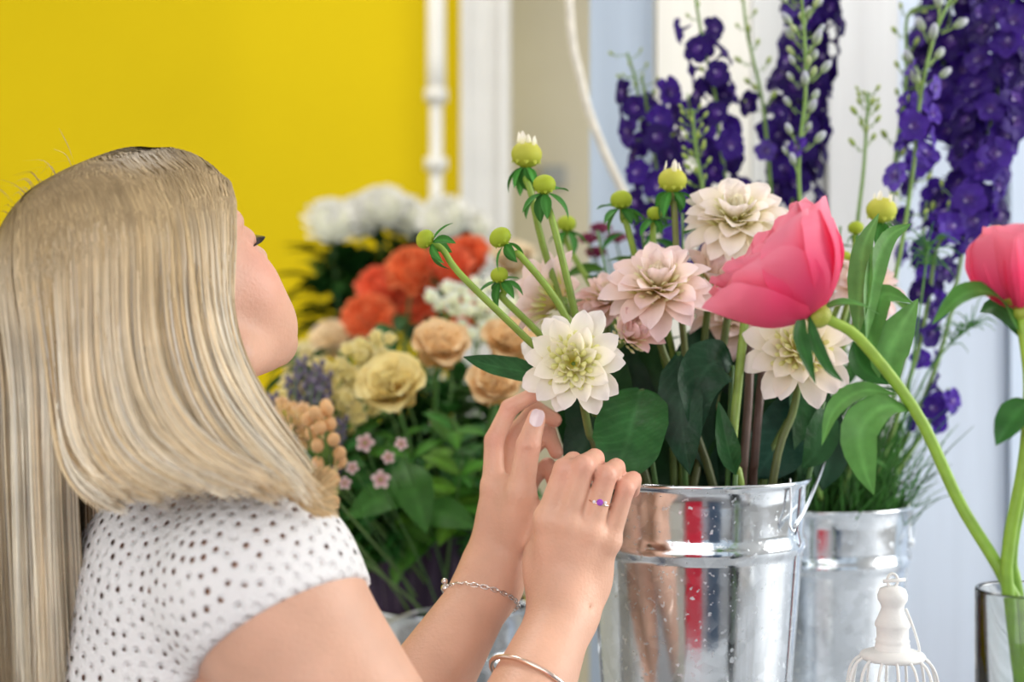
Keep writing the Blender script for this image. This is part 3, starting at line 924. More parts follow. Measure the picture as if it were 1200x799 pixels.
# chain bracelet on the left wrist, links one by one in one mesh
cL = np.array(P(564, 701, 1.257))
lp = loop(cL, (WL - EL) * np.array((.5, 1, 1.5)), .0335, .0325, 46)
b = B()
for i in range(46):
    a_, c_ = np.array(lp[i]), np.array(lp[(i + 1) % 46])
    d_ = c_ - a_; d_ /= np.linalg.norm(d_)
    o_ = (a_ + c_) / 2 - cL; o_ /= np.linalg.norm(o_)
    w_ = np.cross(d_, o_) if i % 2 else o_
    m_ = (a_ + c_) / 2
    b.add(ring_tube([m_ + d_ * .0036 * math.cos(q) + w_ * .0019 * math.sin(q) for q in np.linspace(0, 6.283, 10, endpoint=False)], .00055, 5))
chain = part('chain_bracelet', b.mesh('chain_bracelet', M_silver), woman, label='thin silver chain bracelet on the left wrist', kind='stuff')
part('charm', B().add(ball(P(522, 689, 1.25), .0042, 8, 6)).add(ball(P(521, 681, 1.25), .003, 8, 6)).mesh('charm', M_silver), chain)
cR = ER + (WR - ER) * .69
b = B().add(ring_tube(loop(cR, (WR - ER) + np.array((.01, -.10, 0.0)), .0385, .0385, 60), .0022, 8))
part('bangle', b.mesh('bangle', M_gold), woman, label='rose gold bangle on the right forearm')
# ring with violet stone
j0, j1 = R_F['ring'][0], R_F['ring'][1]
rc = j0 + (j1 - j0) * .52
b = B().add(ring_tube(loop(rc, j1 - j0, .0094, .0094, 32), .0009, 6))
rg = part('finger_ring', b.mesh('finger_ring', M_gold), woman, label='thin gold ring with a violet stone')
sn = rc + np.array((.02, -1, .05)) / 1.0 * .0098
part('gem', B().add(ball(sn, (.0029, .002, .0029), 8, 5)).mesh('gem', mat('violet_stone', (.35, .06, .55), rough=.08, spec=.8, noise=(90, .2)), False), rg, label='violet stone')
for s in (-1, 1):
    part('side_stone', B().add(ball(sn + np.array((s * .0047, .0008, -s * .0004)), .0015, 8, 5)).mesh('side_stone', mat('clear_stone', (.85, .85, .9), rough=.08, spec=.9, noise=(90, .1)), False), rg)

# ------------------------------------------------------------------ buckets
def bucket(name, label, c, zb, rt, rb, h, bead=.062, az=-45, fold=1):
    """c = axis (x, y); rim radius rt, base radius rb; az = direction of the near handle ear"""
    t = thing(name, label, 'bucket', (c[0], c[1], zb), 'galvanized flower buckets')
    R = lambda z: rb + (rt - rb) * z / h
    z1 = h - bead
    pr = [(0, .004), (rb - .004, .004), (rb, 0), (rb + .001, .006)]
    for z in np.linspace(.02, z1 - .012, 8): pr.append((R(z), z))
    pr += [(R(z1 - .008) + .0005, z1 - .008), (R(z1) + .0028, z1 - .004), (R(z1) + .0036, z1), (R(z1) + .0028, z1 + .004), (R(z1) + .0005, z1 + .008)]
    for z in np.linspace(z1 + .014, h - .008, 4): pr.append((R(z), z))
    pr += [(rt + .001, h - .005), (rt + .003, h - .003), (rt + .0034, h - .001), (rt + .0025, h + .0005), (rt + .0005, h), (rt - .0015, h - .002)]
    for z in (h - .01, h - .1, .02): pr.append((R(z) - .0022, z))
    pr.append((0, .012))
    Mw = Matrix.Translation((c[0], c[1], zb))
    part('body', B().add(lathe(pr, 96)).mesh('bucket_body', M_galv), t, Mw)
    # folded side seam
    a = math.radians(az + 14)
    b = B()
    V = []; Fq = []
    for i, z in enumerate(np.linspace(.005, h - .006, 24)):
        bump_ = .0036 if abs(z - z1) < .006 else 0
        for da, dr in ((-.035, .0002), (-.032, .0014), (0, .0014), (.003, .0002)):
            r = R(z) + dr + bump_
            V.append((r * math.cos(a + da), r * math.sin(a + da), z))
    for i in range(23):
        for j in range(3): Fq.append((i * 4 + j, i * 4 + j + 1, i * 4 + j + 5, i * 4 + j + 4))
    part('seam', b.add((V, Fq)).mesh('seam', M_galv), t, Mw)
    # wire ears and bail handle, folded over to one side
    ea = math.radians(az)
    for s in (0, 1):
        a = ea + math.pi * s
        d = np.array((math.cos(a), math.sin(a), 0)); w = np.array((-d[1], d[0], 0))
        p0 = d * (R(h - .036) + .002) + np.array((0, 0, h - .036))
        q = [p0 + d * .002 + np.array((0, 0, .04)), p0 + d * .003 + np.array((0, 0, .012)), p0 + d * .0045 - w * .004 + np.array((0, 0, -.002)), p0 + d * .006 + np.array((0, 0, -.008)), p0 + d * .0045 + w * .005 + np.array((0, 0, -.001))]
        part('ear', B().add(tube(spline(q, 18), .0011, 6)).mesh('ear', M_wire), t, Mw)
    d = np.array((math.cos(ea), math.sin(ea), 0)); w = np.array((-d[1], d[0], 0)) * fold
    pts = []
    for a_, b_, z_ in ((1, 0, h - .040), (.93, .30, h - .024), (.74, .84, h + .004), (.62, 1.08, h + .014), (.45, 1.18, h + .018), (0, 1.24, h + .022), (-.45, 1.18, h + .018), (-.62, 1.08, h + .014), (-.74, .84, h + .004), (-.93, .30, h - .024), (-1, 0, h - .040)):
        pts.append(d * (rt + .006) * a_ + w * rt * b_ + np.array((0, 0, z_)))
    pts = spline(pts, 60)
    part('handle', B().add(tube(pts, .0017, 8)).mesh('handle', M_wire), t, Mw)
    return t
BC = P(815, 400, 1.37); B1 = (BC.x, BC.y); Z1 = ZT
bucket('galvanized_bucket', 'large galvanized bucket holding the dahlias, right beside the hands', B1, ZT, .1065, .083, 1.251 - ZT)
BC2 = P(963, 400, 1.62); B2 = (BC2.x, BC2.y)
bucket('galvanized_bucket', 'smaller galvanized bucket behind, holding the purple delphiniums', B2, ZT, .098, .08, 1.197 - ZT, az=-32)
BC3 = P(525, 400, 1.9); B3 = (BC3.x, BC3.y)
bucket('galvanized_bucket', 'galvanized bucket behind the forearms, under the peach roses', B3, ZB, .112, .09, 1.032 - ZB, az=200)

# ------------------------------------------------------------------ plant pieces
GREEN, DARKG, PALEG = (.10, .24, .03), (.012, .06, .018), (.30, .46, .05)
def petal(L, W, prof, bend, cup, colf, nl=9, nw=6, ruffle=0., seed=0, notch=0.):
    """petal grid: base at the origin, length along +Y, upper face +Z. bend = angle(t) in degrees"""
    r = random.Random(seed); ph = [r.random() * 6 for _ in range(4)]
    V = []; C = []
    y = z = 0.0; pt = 0.0
    ts = [i / nl for i in range(nl + 1)]
    for t in ts:
        a = math.radians(np.interp((pt + t) / 2, [0, .5, 1], bend))
        y += math.cos(a) * (t - pt) * L; z += math.sin(a) * (t - pt) * L; pt = t
        w = W / 2 * float(np.interp(t, prof[0], prof[1]))
        for j in range(nw + 1):
            s = 2 * j / nw - 1
            zz = cup * W * (s * s) * (w / (W / 2)) ** 1.2
            rf = ruffle * W * t * t * (math.sin(s * 5 + ph[0]) + .6 * math.sin(s * 9 + ph[1]))
            yy = -notch * L * (abs(s) ** 2) * max(0, t - .75) * 2
            aa = a + math.pi / 2
            V.append((s * w, y + math.cos(aa) * (zz + rf) + yy, z + math.sin(aa) * (zz + rf)))
            C.append(colf(t, s))
    Fq = []
    m = nw + 1
    for i in range(nl):
        for j in range(nw): Fq.append((i * m + j, i * m + j + 1, (i + 1) * m + j + 1, (i + 1) * m + j))
    return np.array(V), Fq, np.array(C)

def lerp(a, b, t):
    t = min(1, max(0, t)); return tuple(x + (y - x) * t for x, y in zip(a, b))
PR_DAHLIA = ([0, .15, .4, .62, .8, .92, 1], [.32, .55, .9, 1, .86, .52, .06])
PR_ROUND = ([0, .2, .45, .7, .85, .95, 1], [.3, .62, .92, 1, .9, .66, .35])
PR_WIDE = ([0, .15, .4, .65, .85, .96, 1], [.28, .6, .92, 1, .88, .6, .3])
PR_BOWL = ([0, .12, .3, .55, .8, .93, 1], [.35, .68, .95, 1.06, .98, .74, .42])
PR_LEAF = ([0, .05, .2, .42, .65, .85, 1], [.05, .22, .75, 1, .82, .42, .02])

def c_dahlia(t, s):
    c = lerp((.82, .74, .10), (.96, .92, .76), t / .5)
    return lerp(c, (.96, .90, .89), (t - .5) / .45)
DP = {  # shared petal shapes: unit length
    'out': [petal(1, .44, PR_DAHLIA, (6, 2, -8), .16, c_dahlia, seed=i, ruffle=.015) for i in range(1)],
}
def dmesh(nm, *a, **k): return B().add(petal(*a, **k)).mesh(nm, M_petal)
ME_D = [dmesh('petal', 1, .46, PR_DAHLIA, (12, 0, -22), .14, c_dahlia, ruffle=.012, seed=1),
        dmesh('petal', 1, .50, PR_DAHLIA, (10, 8, -4), .20, c_dahlia, ruffle=.012, seed=2),
        dmesh('petal', 1, .48, PR_DAHLIA, (0, 22, 34), .26, c_dahlia, ruffle=.01, seed=3),
        dmesh('petal', 1, .44, PR_ROUND, (0, 40, 70), .34, lambda t, s: lerp((.66, .62, .06), (.90, .87, .68), t / .6), seed=4)]

def stem(pts, r0, r1, c0=PALEG, c1=None, n=18, name='stem', sides=8):
    p = spline(pts, n)
    v, f = tube(p, np.linspace(r0, r1, n), sides)
    c1 = c1 or c0
    c = np.repeat(np.array([lerp(c0, c1, i / (n - 1)) for i in range(n)]), sides, 0)
    return B().add((v, f, c)).mesh(name, M_stem)

def blade(pts, W, nrm, prof=PR_LEAF, fold=.18, col0=GREEN, col1=None, n=12, nw=6, wave=0., m=None, vein=.75, seed=0):
    """leaf in place: midrib through pts, nrm = upper side"""
    p = spline(pts, n + 1)
    t_ = np.gradient(p, axis=0); t_ /= np.linalg.norm(t_, axis=1)[:, None]
    nrm = np.array(nrm, float)
    col1 = col1 or tuple(min(1, x * 1.35 + .01) for x in col0)
    r = random.Random(seed); ph = r.random() * 6
    V = []; C = []
    for i in range(n + 1):
        nn = nrm - t_[i] * (nrm @ t_[i]); nn /= np.linalg.norm(nn) + 1e-9
        x = np.cross(t_[i], nn)
        t = i / n
        w = W / 2 * float(np.interp(t, prof[0], prof[1]))
        for j in range(nw + 1):
            s = 2 * j / nw - 1
            wv = wave * W * math.sin(t * 9 + ph + s * 2) * abs(s)
            V.append(p[i] + x * s * w + nn * (fold * w * abs(s) ** 1.3 + wv))
            vn = ((t - abs(s) * .22) * 9) % 1.0
            C.append(col1 if j == nw // 2 else (lerp(col0, col1, .55) if nw > 10 and vn < .16 else lerp(col0, col1, .12 + .12 * math.sin(t * 14 + s * 3))))
    k = nw + 1
    Fq = [(i * k + j, i * k + j + 1, (i + 1) * k + j + 1, (i + 1) * k + j) for i in range(n) for j in range(nw)]
    return B().add((np.array(V), Fq, np.array(C))).mesh('leaf', m or M_leaf)

def unit_leaf(W, fold, bend, col0, m=None, nl=8):
    c1 = tuple(min(1, x * 1.5 + .01) for x in col0)
    v = petal(1, W, PR_LEAF, bend, fold, lambda t, s: c1 if abs(s) < .1 else col0, nl=nl, nw=4)
    return B().add(v).mesh('leaf', m or M_leaf)

RIM1 = Vector((B1[0], B1[1], 1.235)); 
def bottom(b, zb, rng_, r=.05):
    a = rng_.random() * 6.28; q = r * math.sqrt(rng_.random())
    return Vector((b[0] + q * math.cos(a), b[1] + q * math.sin(a), zb + .03))

# ------------------------------------------------------------------ dahlias
rd = random.Random(21)
CENTER = {}
def center_mesh(kind):
    if kind in CENTER: return CENTER[kind]
    b = B(); r = random.Random(3)
    n = 54
    for i in range(n):
        q = math.sqrt((i + .5) / n); a = i * 2.39996
        pos = Vector((.24 * q * math.cos(a), .24 * q * math.sin(a), .16 * (1 - q * q) - .02))
        d = Vector((q * .6 * math.cos(a), q * .6 * math.sin(a), 1)).normalized()
        c0 = (.62, .66, .05) if q > .45 else (.74, .78, .22)
        pv = petal(.13 + .07 * q, .075, PR_ROUND, (0, 10, 55), .4, lambda t, s: lerp(c0, (.86, .84, .45) if kind == 'y' else (.90, .86, .62), t * 1.1), nl=4, nw=3)
        x = Vector((-math.sin(a), math.cos(a), 0)); out = Vector((math.cos(a), math.sin(a), 0))
        y = (d + out * .1).normalized(); z = x.cross(y).normalized()
        x = y.cross(z)
        Mx = Matrix((x, y, z)).transposed().to_4x4(); Mx.translation = pos
        b.add(pv, M=Mx)
    CENTER[kind] = b.mesh('flower_center', M_petal)
    return CENTER[kind]

RINGS = {
    'lily': [(8, 1.03, -2, 0, .0), (8, .96, 10, 0, .02), (8, .82, 22, 1, .04), (7, .66, 34, 1, .06), (7, .50, 48, 2, .08)],
    'full': [(10, 1.0, -14, 0, .0), (11, .98, 2, 0, .02), (11, .9, 16, 1, .05), (10, .78, 30, 1, .08), (9, .64, 46, 2, .12), (8, .5, 60, 3, .15), (6, .38, 74, 3, .18)],
    'back': [(9, 1.0, 22, 0, .0), (9, .95, 34, 1, .02), (8, .85, 48, 2, .03), (7, .7, 60, 3, .05)],
    'young': [(8, 1.0, 40, 1, 0), (9, .95, 55, 2, .02), (9, .9, 66, 3, .05), (8, .75, 74, 3, .06)]}
def dahlia(label, pos, facing, R, tint, rings='lily', stem_pts=None, center='y', roll=0., sc=((.13, .20, .04), (.06, .045, .025)), seed=0):
    r = random.Random(seed)
    base = bottom(B1, Z1, r, .05)
    t = thing('dahlia', label, 'flower', base, 'dahlias in the front bucket')
    Mh = frame(pos, facing, roll=roll) @ Matrix.Scale(R, 4)
    hd = part('flower_head', center_mesh(center), t, Mh @ Matrix.Scale(1.6, 4), kind='stuff', color=(1, 1, 1, 1))
    k = 0
    for n, L, el, mi, z0 in RINGS[rings]:
        for i in range(n):
            a = 2 * math.pi * (i + .5 * (k % 2)) / n + r.uniform(-.17, .17)
            Ml = Matrix.Rotation(a, 4, 'Z') @ Matrix.Translation((0, .04, z0 - .08)) @ Matrix.Rotation(math.radians(el + r.uniform(-9, 9)), 4, 'X') @ Matrix.Rotation(r.uniform(-.22, .22), 4, 'Y') @ Matrix.Scale(L * r.uniform(.88, 1.07), 4)
            f = .94 + .08 * r.random(); q = max(0, 1 - k * .16)
            cc = tuple(f * (1 - (1 - x) * (.35 + .65 * q)) for x in tint)
            if k >= 2 and rings == 'lily': cc = (cc[0], cc[1], cc[2] * (.93, .86, .80, .80, .80)[min(k - 2, 4)])
            part('petal', ME_D[mi], hd, Mh @ Ml, color=(*cc, 1))
        k += 1
    # green cup of bracts behind the bloom
    fd = Vector(facing).normalized()
    part('calyx', B().add(ball((0, 0, -.13), (.15, .15, .11), 10, 6), (.16, .26, .03)).mesh('calyx', M_stem), t, Mh)
    end = Vector(pos) - fd * R * .18
    pts = stem_pts or [base, Vector((base.x * .7 + end.x * .3, base.y, 1.22)), end - fd * .03 - Vector((0, 0, .02)), end]
    part('stem', stem(pts, .0042, .0034, sc[1], sc[0]), t)  # colour darkens towards the foot, painting in the shade inside the bucket
    return t

W_ = (1, 1, 1); PK = (1.0, .82, .85); PK2 = (.98, .73, .77); CR = (1, .95, .93)
dahlia('open white dahlia with yellow green centre between the fingertips', P(672, 426, 1.235), (-.10, -1, .16), .0475, W_, 'lily', roll=.3, seed=1, center='y',
       stem_pts=[Vector((B1[0] - .05, B1[1], Z1 + .03)), P(705, 560, 1.30), P(690, 505, 1.275), P(678, 440, 1.25)])
dahlia('blush pink dahlia with full cream heart below the highest white dahlia', P(772, 338, 1.31), (-.10, -.62, .75), .055, PK, 'full', seed=2, center='w')
dahlia('highest cream white dahlia, half behind the pink peony', P(862, 258, 1.35), (-.05, -.62, .72), .054, CR, 'full', seed=3, center='w')
dahlia('pale lilac dahlia seen from its side with yellow base', P(652, 352, 1.36), (-.82, .42, .50), .052, (1, .87, .90), 'back', seed=4, center='w')
dahlia('small half open dusty pink dahlia behind the white dahlia', P(736, 394, 1.31), (.34, -.5, .30), .034, PK2, 'young', seed=5, center='w')
dahlia('white dahlia hanging under the pink peony', P(936, 410, 1.30), (-.18, -.86, .40), .052, CR, 'lily', seed=6, center='y', roll=.2,
       stem_pts=[Vector((B1[0] + .05, B1[1], Z1 + .03)), P(905, 570, 1.33), P(930, 480, 1.33), P(938, 425, 1.315)])
dahlia('narrow blush dahlia between the blush dahlia and the pink peony', P(836, 330, 1.37), (.1, -.5, .62), .045, PK, 'young', seed=7, center='w')
dahlia('blush dahlia in shade right behind the peony stem', P(1012, 338, 1.42), (.25, -.55, .7), .043, PK, 'full', seed=8, center='w')
dahlia('faint pink dahlia showing its tips above the white dahlia', P(712, 352, 1.40), (-.1, -.4, .85), .037, PK2, 'full', seed=9, center='w')
dahlia('blush dahlia petals drooping just below the peony', P(858, 372, 1.42), (0, -.7, .5), .043, PK, 'full', seed=10, center='w')

# buds -----------------------------------------------------------------
def bud_mesh(c0, c1):
    b = B()
    v, f = ball((0, 0, 0), (.5, .5, .42), 14, 9)
    c = np.array([lerp(c0, c1, (z + .42) / .84) for z in v[:, 2]])
    b.add((v, f, c))
    for i in range(9):
        a = i * 2 * math.pi / 9
        pv = petal(.78, .36, PR_LEAF, (95, 120, 160), .22, lambda t, s: lerp(c0, c1, .3 + .6 * t), nl=5, nw=3)
        b.add(pv, M=Matrix.Rotation(a - math.pi / 2, 4, 'Z') @ Matrix.Translation((0, .47, -.3)))
    return b.mesh('bud', M_petal)
BUD_G = bud_mesh((.32, .44, .03), (.56, .66, .06)); BUD_Y = bud_mesh((.42, .52, .04), (.78, .74, .14))
ME_TIP = dmesh('petal_tip', 1, .34, PR_DAHLIA, (0, 4, 10), .25, lambda t, s: lerp((.78, .76, .18), (.92, .88, .80), t * 1.4))
ME_BR = unit_leaf(.46, .14, (0, -25, -60), (.035, .16, .02), M_leaf)
ME_BR2 = unit_leaf(.40, .2, (10, -10, -30), (.05, .22, .03), M_leaf)
def dbud(label, pos, axis, r, foot, mid=None, kind='g', nbr=6, br=.9, brdir=-.5, seed=0, tips=0, sc=PALEG):
    rr = random.Random(seed + 50)
    foot = Vector(foot); rimp = foot.copy()
    foot = Vector((B1[0] + (foot.x - B1[0]) * .6, B1[1] + (foot.y - B1[1]) * .6, Z1 + .02))
    t = thing('dahlia_bud', label, 'flower bud', foot, 'dahlia buds')
    Mb = frame(pos, axis) @ Matrix.Scale(2 * r, 4)
    bd = part('bud', BUD_Y if kind == 'y' else BUD_G, t, Mb, color=(1, 1, 1, 1))
    for i in range(tips):
        a = i * 2 * math.pi / tips + rr.random()
        part('petal_tip', ME_TIP, bd, Mb @ Matrix.Rotation(a, 4, 'Z') @ Matrix.Translation((0, .34, .12)) @ Matrix.Rotation(math.radians(rr.uniform(75, 110)), 4, 'X') @ Matrix.Scale(rr.uniform(.35, .6), 4), color=(1, 1, 1, 1))
    for i in range(nbr):
        a = i * 2 * math.pi / nbr + rr.uniform(-.3, .3)
        part('bract', ME_BR if i % 2 else ME_BR2, t, Mb @ Matrix.Rotation(a, 4, 'Z') @ Matrix.Translation((0, .12, -.38)) @ Matrix.Rotation(brdir + rr.uniform(-.45, .45), 4, 'X') @ Matrix.Scale(br * rr.uniform(.85, 1.2), 4), color=(rr.uniform(.85, 1.25),) * 3 + (1,))
    ax = Vector(axis).normalized()
    end = Vector(pos) - ax * r * .7
    pts = [foot, rimp] + [Vector(m) for m in (mid or [])] + [end - ax * .012, end]
    part('stem', stem(pts, .0040, .0027, (.05, .08, .02), sc, n=26), t)  # lower stem coloured dark to stand in for shade in the bucket
F1 = lambda x, y=550, d=1.37: P(x, y, d)
dbud('opening yellow dahlia bud with white tips, highest on the left', P(617, 181, 1.33), (.05, -.1, 1), .0150, F1(740, 570), [P(690, 450, 1.36), P(640, 300, 1.34), P(622, 225, 1.33)], 'y', 7, .85, -1.1, 1, 7)
dbud('green dahlia bud just under the opening yellow bud', P(638, 216, 1.28), (-.05, -.35, 1), .0105, F1(745, 575), [P(700, 470, 1.31), P(663, 320, 1.28), P(645, 250, 1.28)], 'g', 7, 1.35, -.4, 2)
dbud('green dahlia bud reaching farthest left on a bright stem', P(498, 280, 1.23), (-.75, -.15, .45), .0088, F1(735, 575, 1.34), [P(690, 470, 1.28), P(612, 392, 1.245), P(540, 322, 1.235)], 'g', 6, 1.4, -.5, 3)
dbud('round yellow green dahlia bud leaning left in the middle', P(586, 278, 1.26), (-.6, -.1, .75), .0102, F1(750, 575), [P(705, 470, 1.30), P(660, 365, 1.27), P(612, 302, 1.262)], 'g', 4, 1.0, -.9, 4)
dbud('small dahlia bud nodding over the lilac petals', P(585, 322, 1.27), (-.25, -.3, .9), .0082, F1(755, 575), [P(700, 480, 1.31), P(640, 400, 1.29), P(590, 350, 1.275)], 'g', 6, 1.35, -.55, 5)
dbud('blurred yellow dahlia bud behind the lilac dahlia', P(664, 262, 1.50), (0, -.1, 1), .0105, F1(790, 570, 1.43), [P(760, 450, 1.46), P(690, 330, 1.5)], 'g', 6, 1.2, -.5, 6)
dbud('yellow dahlia bud with pointed petals above the cream dahlia', P(788, 211, 1.36), (.02, -.15, 1), .0140, F1(805, 570), [P(805, 450, 1.38), P(795, 330, 1.37), P(790, 245, 1.36)], 'y', 6, 1.0, -.7, 7, 6, (.22, .24, .06))
dbud('green dahlia bud left of the pointed yellow bud', P(728, 234, 1.38), (-.1, -.2, 1), .0110, F1(790, 570), [P(785, 450, 1.40), P(752, 330, 1.39), P(735, 265, 1.38)], 'g', 6, 1.3, -.3, 8)
dbud('tiny curled dahlia bud between two larger buds', P(767, 250, 1.38), (.05, -.3, 1), .0078, F1(800, 570), [P(795, 450, 1.4), P(770, 330, 1.385)], 'g', 6, 1.4, -.3, 9)
dbud('yellow dahlia bud with two white tips right of the peony', P(1033, 246, 1.39), (.02, -.2, 1), .0150, F1(895, 560), [P(960, 450, 1.40), P(1025, 340, 1.395), P(1034, 285, 1.39)], 'y', 7, .75, -.9, 10, 4)
dbud('blurred small dahlia bud close to the peony rim', P(1003, 267, 1.47), (0, -.2, 1), .0085, F1(890, 560, 1.43), [P(960, 450, 1.45), P(1000, 330, 1.47)], 'g', 4, .9, -.8, 11)
dbud('dahlia bud tucked against the calyx of the peony', P(989, 302, 1.44), (.2, -.2, 1), .0085, F1(880, 560, 1.43), [P(940, 450, 1.45), P(985, 350, 1.44)], 'g', 4, .8, -.8, 12)

# big dark leaves and bare stems in the front bucket ---------------------
def leafy(label, foot, leaves, cat='leaves', name='foliage_stem', mid=None, group='leaf stems in the front bucket', stem_r=.003, sc=(.06, .14, .03), m=None):
    """leaves: (pts, width, normal, colour)"""
    t = thing(name, label, cat, foot, group)
    top = leaves[0][0][0]
    pts = [Vector(foot)] + [Vector(q) for q in (mid or [])] + [Vector(top)]
    if len(pts) == 2: pts.insert(1, (pts[0] + pts[1]) / 2 + Vector((.004, .004, 0)))
    part('stem', stem(pts, stem_r, stem_r * .8, sc), t)
    for i, lf in enumerate(leaves):
        part('leaf', blade(lf[0], lf[1], lf[2], col0=lf[3], fold=lf[4] if len(lf) > 4 else .15, wave=lf[5] if len(lf) > 5 else .02, m=m or M_darkleaf, seed=i, n=36 if len(lf) > 4 else 12, nw=16 if len(lf) > 4 else 6, prof=lf[6] if len(lf) > 6 else PR_LEAF), t, color=(1, 1, 1, 1))
    return t
PR_BROAD = ([0, .04, .15, .4, .68, .88, 1], [.12, .45, .82, 1, .92, .6, .04])
DG = (.010, .058, .012); DG2 = (.006, .038, .014); MG = (.03, .13, .02)
ft = lambda x: Vector((B1[0] + (x - 815) / F_PX * .6, B1[1] - .02, Z1 + .02))
leafy('broad dark green leaf lying over the rim next to the fingers', ft(790), [([P(752, 456, 1.30), P(742, 490, 1.27), P(733, 525, 1.25), P(716, 556, 1.245)], .067, (-.25, -1, .35), (.016, .085, .018), .10, .03, PR_BROAD)])
leafy('long dark leaf hanging in the middle of the bucket opening', ft(800), [([P(795, 412, 1.31), P(796, 455, 1.295), P(801, 510, 1.285), P(808, 556, 1.285)], .042, (-.2, -1, .3), DG2, .16, .03)])
leafy('curled glossy dark leaf under the blush dahlia', ft(840), [([P(858, 428, 1.32), P(838, 424, 1.30), P(818, 452, 1.29), P(816, 520, 1.29)], .05, (.1, -1, .4), DG2, .2, .05)])
leafy('narrow upright dark leaf before the bright green stem', ft(850), [([P(862, 556, 1.29), P(852, 520, 1.285), P(842, 470, 1.29)], .022, (0, -1, .2), DG, .3, .02)])
leafy('dark pointed leaf poking out left of the white dahlia', ft(760), [([P(652, 446, 1.30), P(615, 436, 1.285), P(575, 428, 1.275), P(543, 418, 1.27)], .026, (-.1, -.9, .6), (.018, .08, .02), .2, .02)], mid=[P(700, 500, 1.33)])
leafy('dark leaf behind the finger tips under the white dahlia', ft(740), [([P(700, 470, 1.33), P(690, 500, 1.325), P(680, 535, 1.32), P(676, 565, 1.315)], .042, (-.3, -1, .2), DG2)])
leafy('wide dark leaf deep in the right half of the bucket', ft(900), [([P(955, 450, 1.40), P(935, 490, 1.385), P(905, 530, 1.37), P(885, 560, 1.365)], .06, (.1, -1, .3), (.008, .05, .03), .1, .03, PR_BROAD)])
leafy('dark leaf standing at the right rim under the white dahlia', ft(930), [([P(965, 470, 1.35), P(965, 500, 1.345), P(955, 530, 1.34), P(940, 548, 1.34)], .035, (.3, -1, .3), DG)])
rl = random.Random(77)
for i in range(26):
    x = 690 + i * 10.5 + rl.uniform(-6, 6); y = rl.uniform(375, 450); d = rl.uniform(1.40, 1.47)
    leafy('dark leaf crowded among the dahlia stems', Vector((P(x, 0, d).x * .5 + B1[0] * .5, B1[1] + .03, Z1 + .05)),
          [([P(x, y, d), P(x + rl.uniform(-12, 12), y + 45, d - .015), P(x + rl.uniform(-20, 20), y + 100, d - .025), P(x + rl.uniform(-20, 20), 575, d - .03)], rl.uniform(.045, .07), (rl.uniform(-.4, .4), -1, .3), rl.choice((DG, DG2, (.006, .04, .012))))], group='crowded dark leaves in the front bucket')
for i, (lab, pts, c) in enumerate([
        ('bright green bare stem rising to the peony', [P(868, 590, 1.30), P(858, 540, 1.295), P(864, 460, 1.30), P(873, 375, 1.32)], (.20, .30, .05)),
        ('brown bare stem, left of the brown pair', [P(870, 590, 1.33), P(872, 540, 1.325), P(877, 470, 1.33), P(880, 390, 1.36)], (.10, .06, .045)),
        ('brown bare stem, right of the brown pair', [P(882, 590, 1.34), P(884, 540, 1.335), P(890, 470, 1.34), P(900, 380, 1.38)], (.08, .04, .03))]):
    t = thing('bare_stem', lab, 'stem', Vector((pts[0].x, B1[1] - .03, Z1 + .02)), 'bare stems in the front bucket')
    part('stem', stem([Vector((pts[0].x, B1[1] - .03, Z1 + .02))] + pts, .0042, .0042, c), t)

# ------------------------------------------------------------------ peonies in the glass vase, lantern
def c_peony(t, s):
    c = lerp((.92, .06, .18), (.95, .10, .25), t / .45)
    return lerp(c, (.97, .36, .47), (t - .45) / .6)
ME_P = [dmesh('petal', 1, 1.0, PR_BOWL, (-8, 42, 48), .20, c_peony, nl=12, nw=8, ruffle=.016, seed=i, notch=.2) for i in (1, 5)] + \
       [dmesh('petal', 1, .84, PR_BOWL, (0, 40, 38), .24, c_peony, nl=12, nw=8, ruffle=.035, seed=9, notch=.45)]
# peony petals cup inwards: upper face is the inside
VC = P(1206, 400, 1.03)
def peony(label, pos, axis, R, petals, stem_pts, leaves, tint=(1, 1, 1), roll=0., inner=6):
    t = thing('peony', label, 'flower', (VC.x, VC.y, ZT + .02), 'peonies in the glass vase')
    Mh = frame(pos, axis, roll=roll) @ Matrix.Scale(R, 4)
    rr = random.Random(int(pos[0] * 1000))
    hd = part('flower_head', B().add(ball((0, 0, .0), (.115, .115, .10), 12, 8), (.36, .42, .05)).mesh('flower_head', M_stem), t, Mh)
    for k, (a, el, L, mi) in enumerate(petals):
        Ml = Matrix.Rotation(math.radians(a), 4, 'Z') @ Matrix.Translation((0, .06, .04)) @ Matrix.Rotation(math.radians(el), 4, 'X') @ Matrix.Scale(L, 4)
        f = .92 + .12 * rr.random()
        part('petal', ME_P[mi], hd, Mh @ Ml, color=(tint[0] * f, tint[1] * f, tint[2] * f, 1))
    for i in range(4):
        a = i * 1.6 + .4
        part('sepal', ME_SEP, t, Mh @ Matrix.Rotation(a, 4, 'Z') @ Matrix.Translation((0, .03, -.05)) @ Matrix.Rotation(math.radians(30), 4, 'X') @ Matrix.Scale(.34, 4), color=(1, 1, 1, 1))
    part('stem', stem(stem_pts, .0048, .0040, (.17, .36, .03), (.30, .46, .05), n=30, sides=10), t)
    for i, (pts, w, nrm, c0) in enumerate(leaves):
        part('leaf', blade(pts, w, nrm, col0=c0, fold=.22, wave=.02, m=M_leaf, seed=i), t, color=(1, 1, 1, 1))
    return t
ME_SEP = B().add(petal(1, .8, PR_ROUND, (30, 10, -10), .25, lambda t, s: (.46, .46, .06))).mesh('sepal', M_leaf)
LG = (.07, .22, .035); LG2 = (.10, .27, .06); LG3 = (.02, .11, .015)
D1 = 1.06
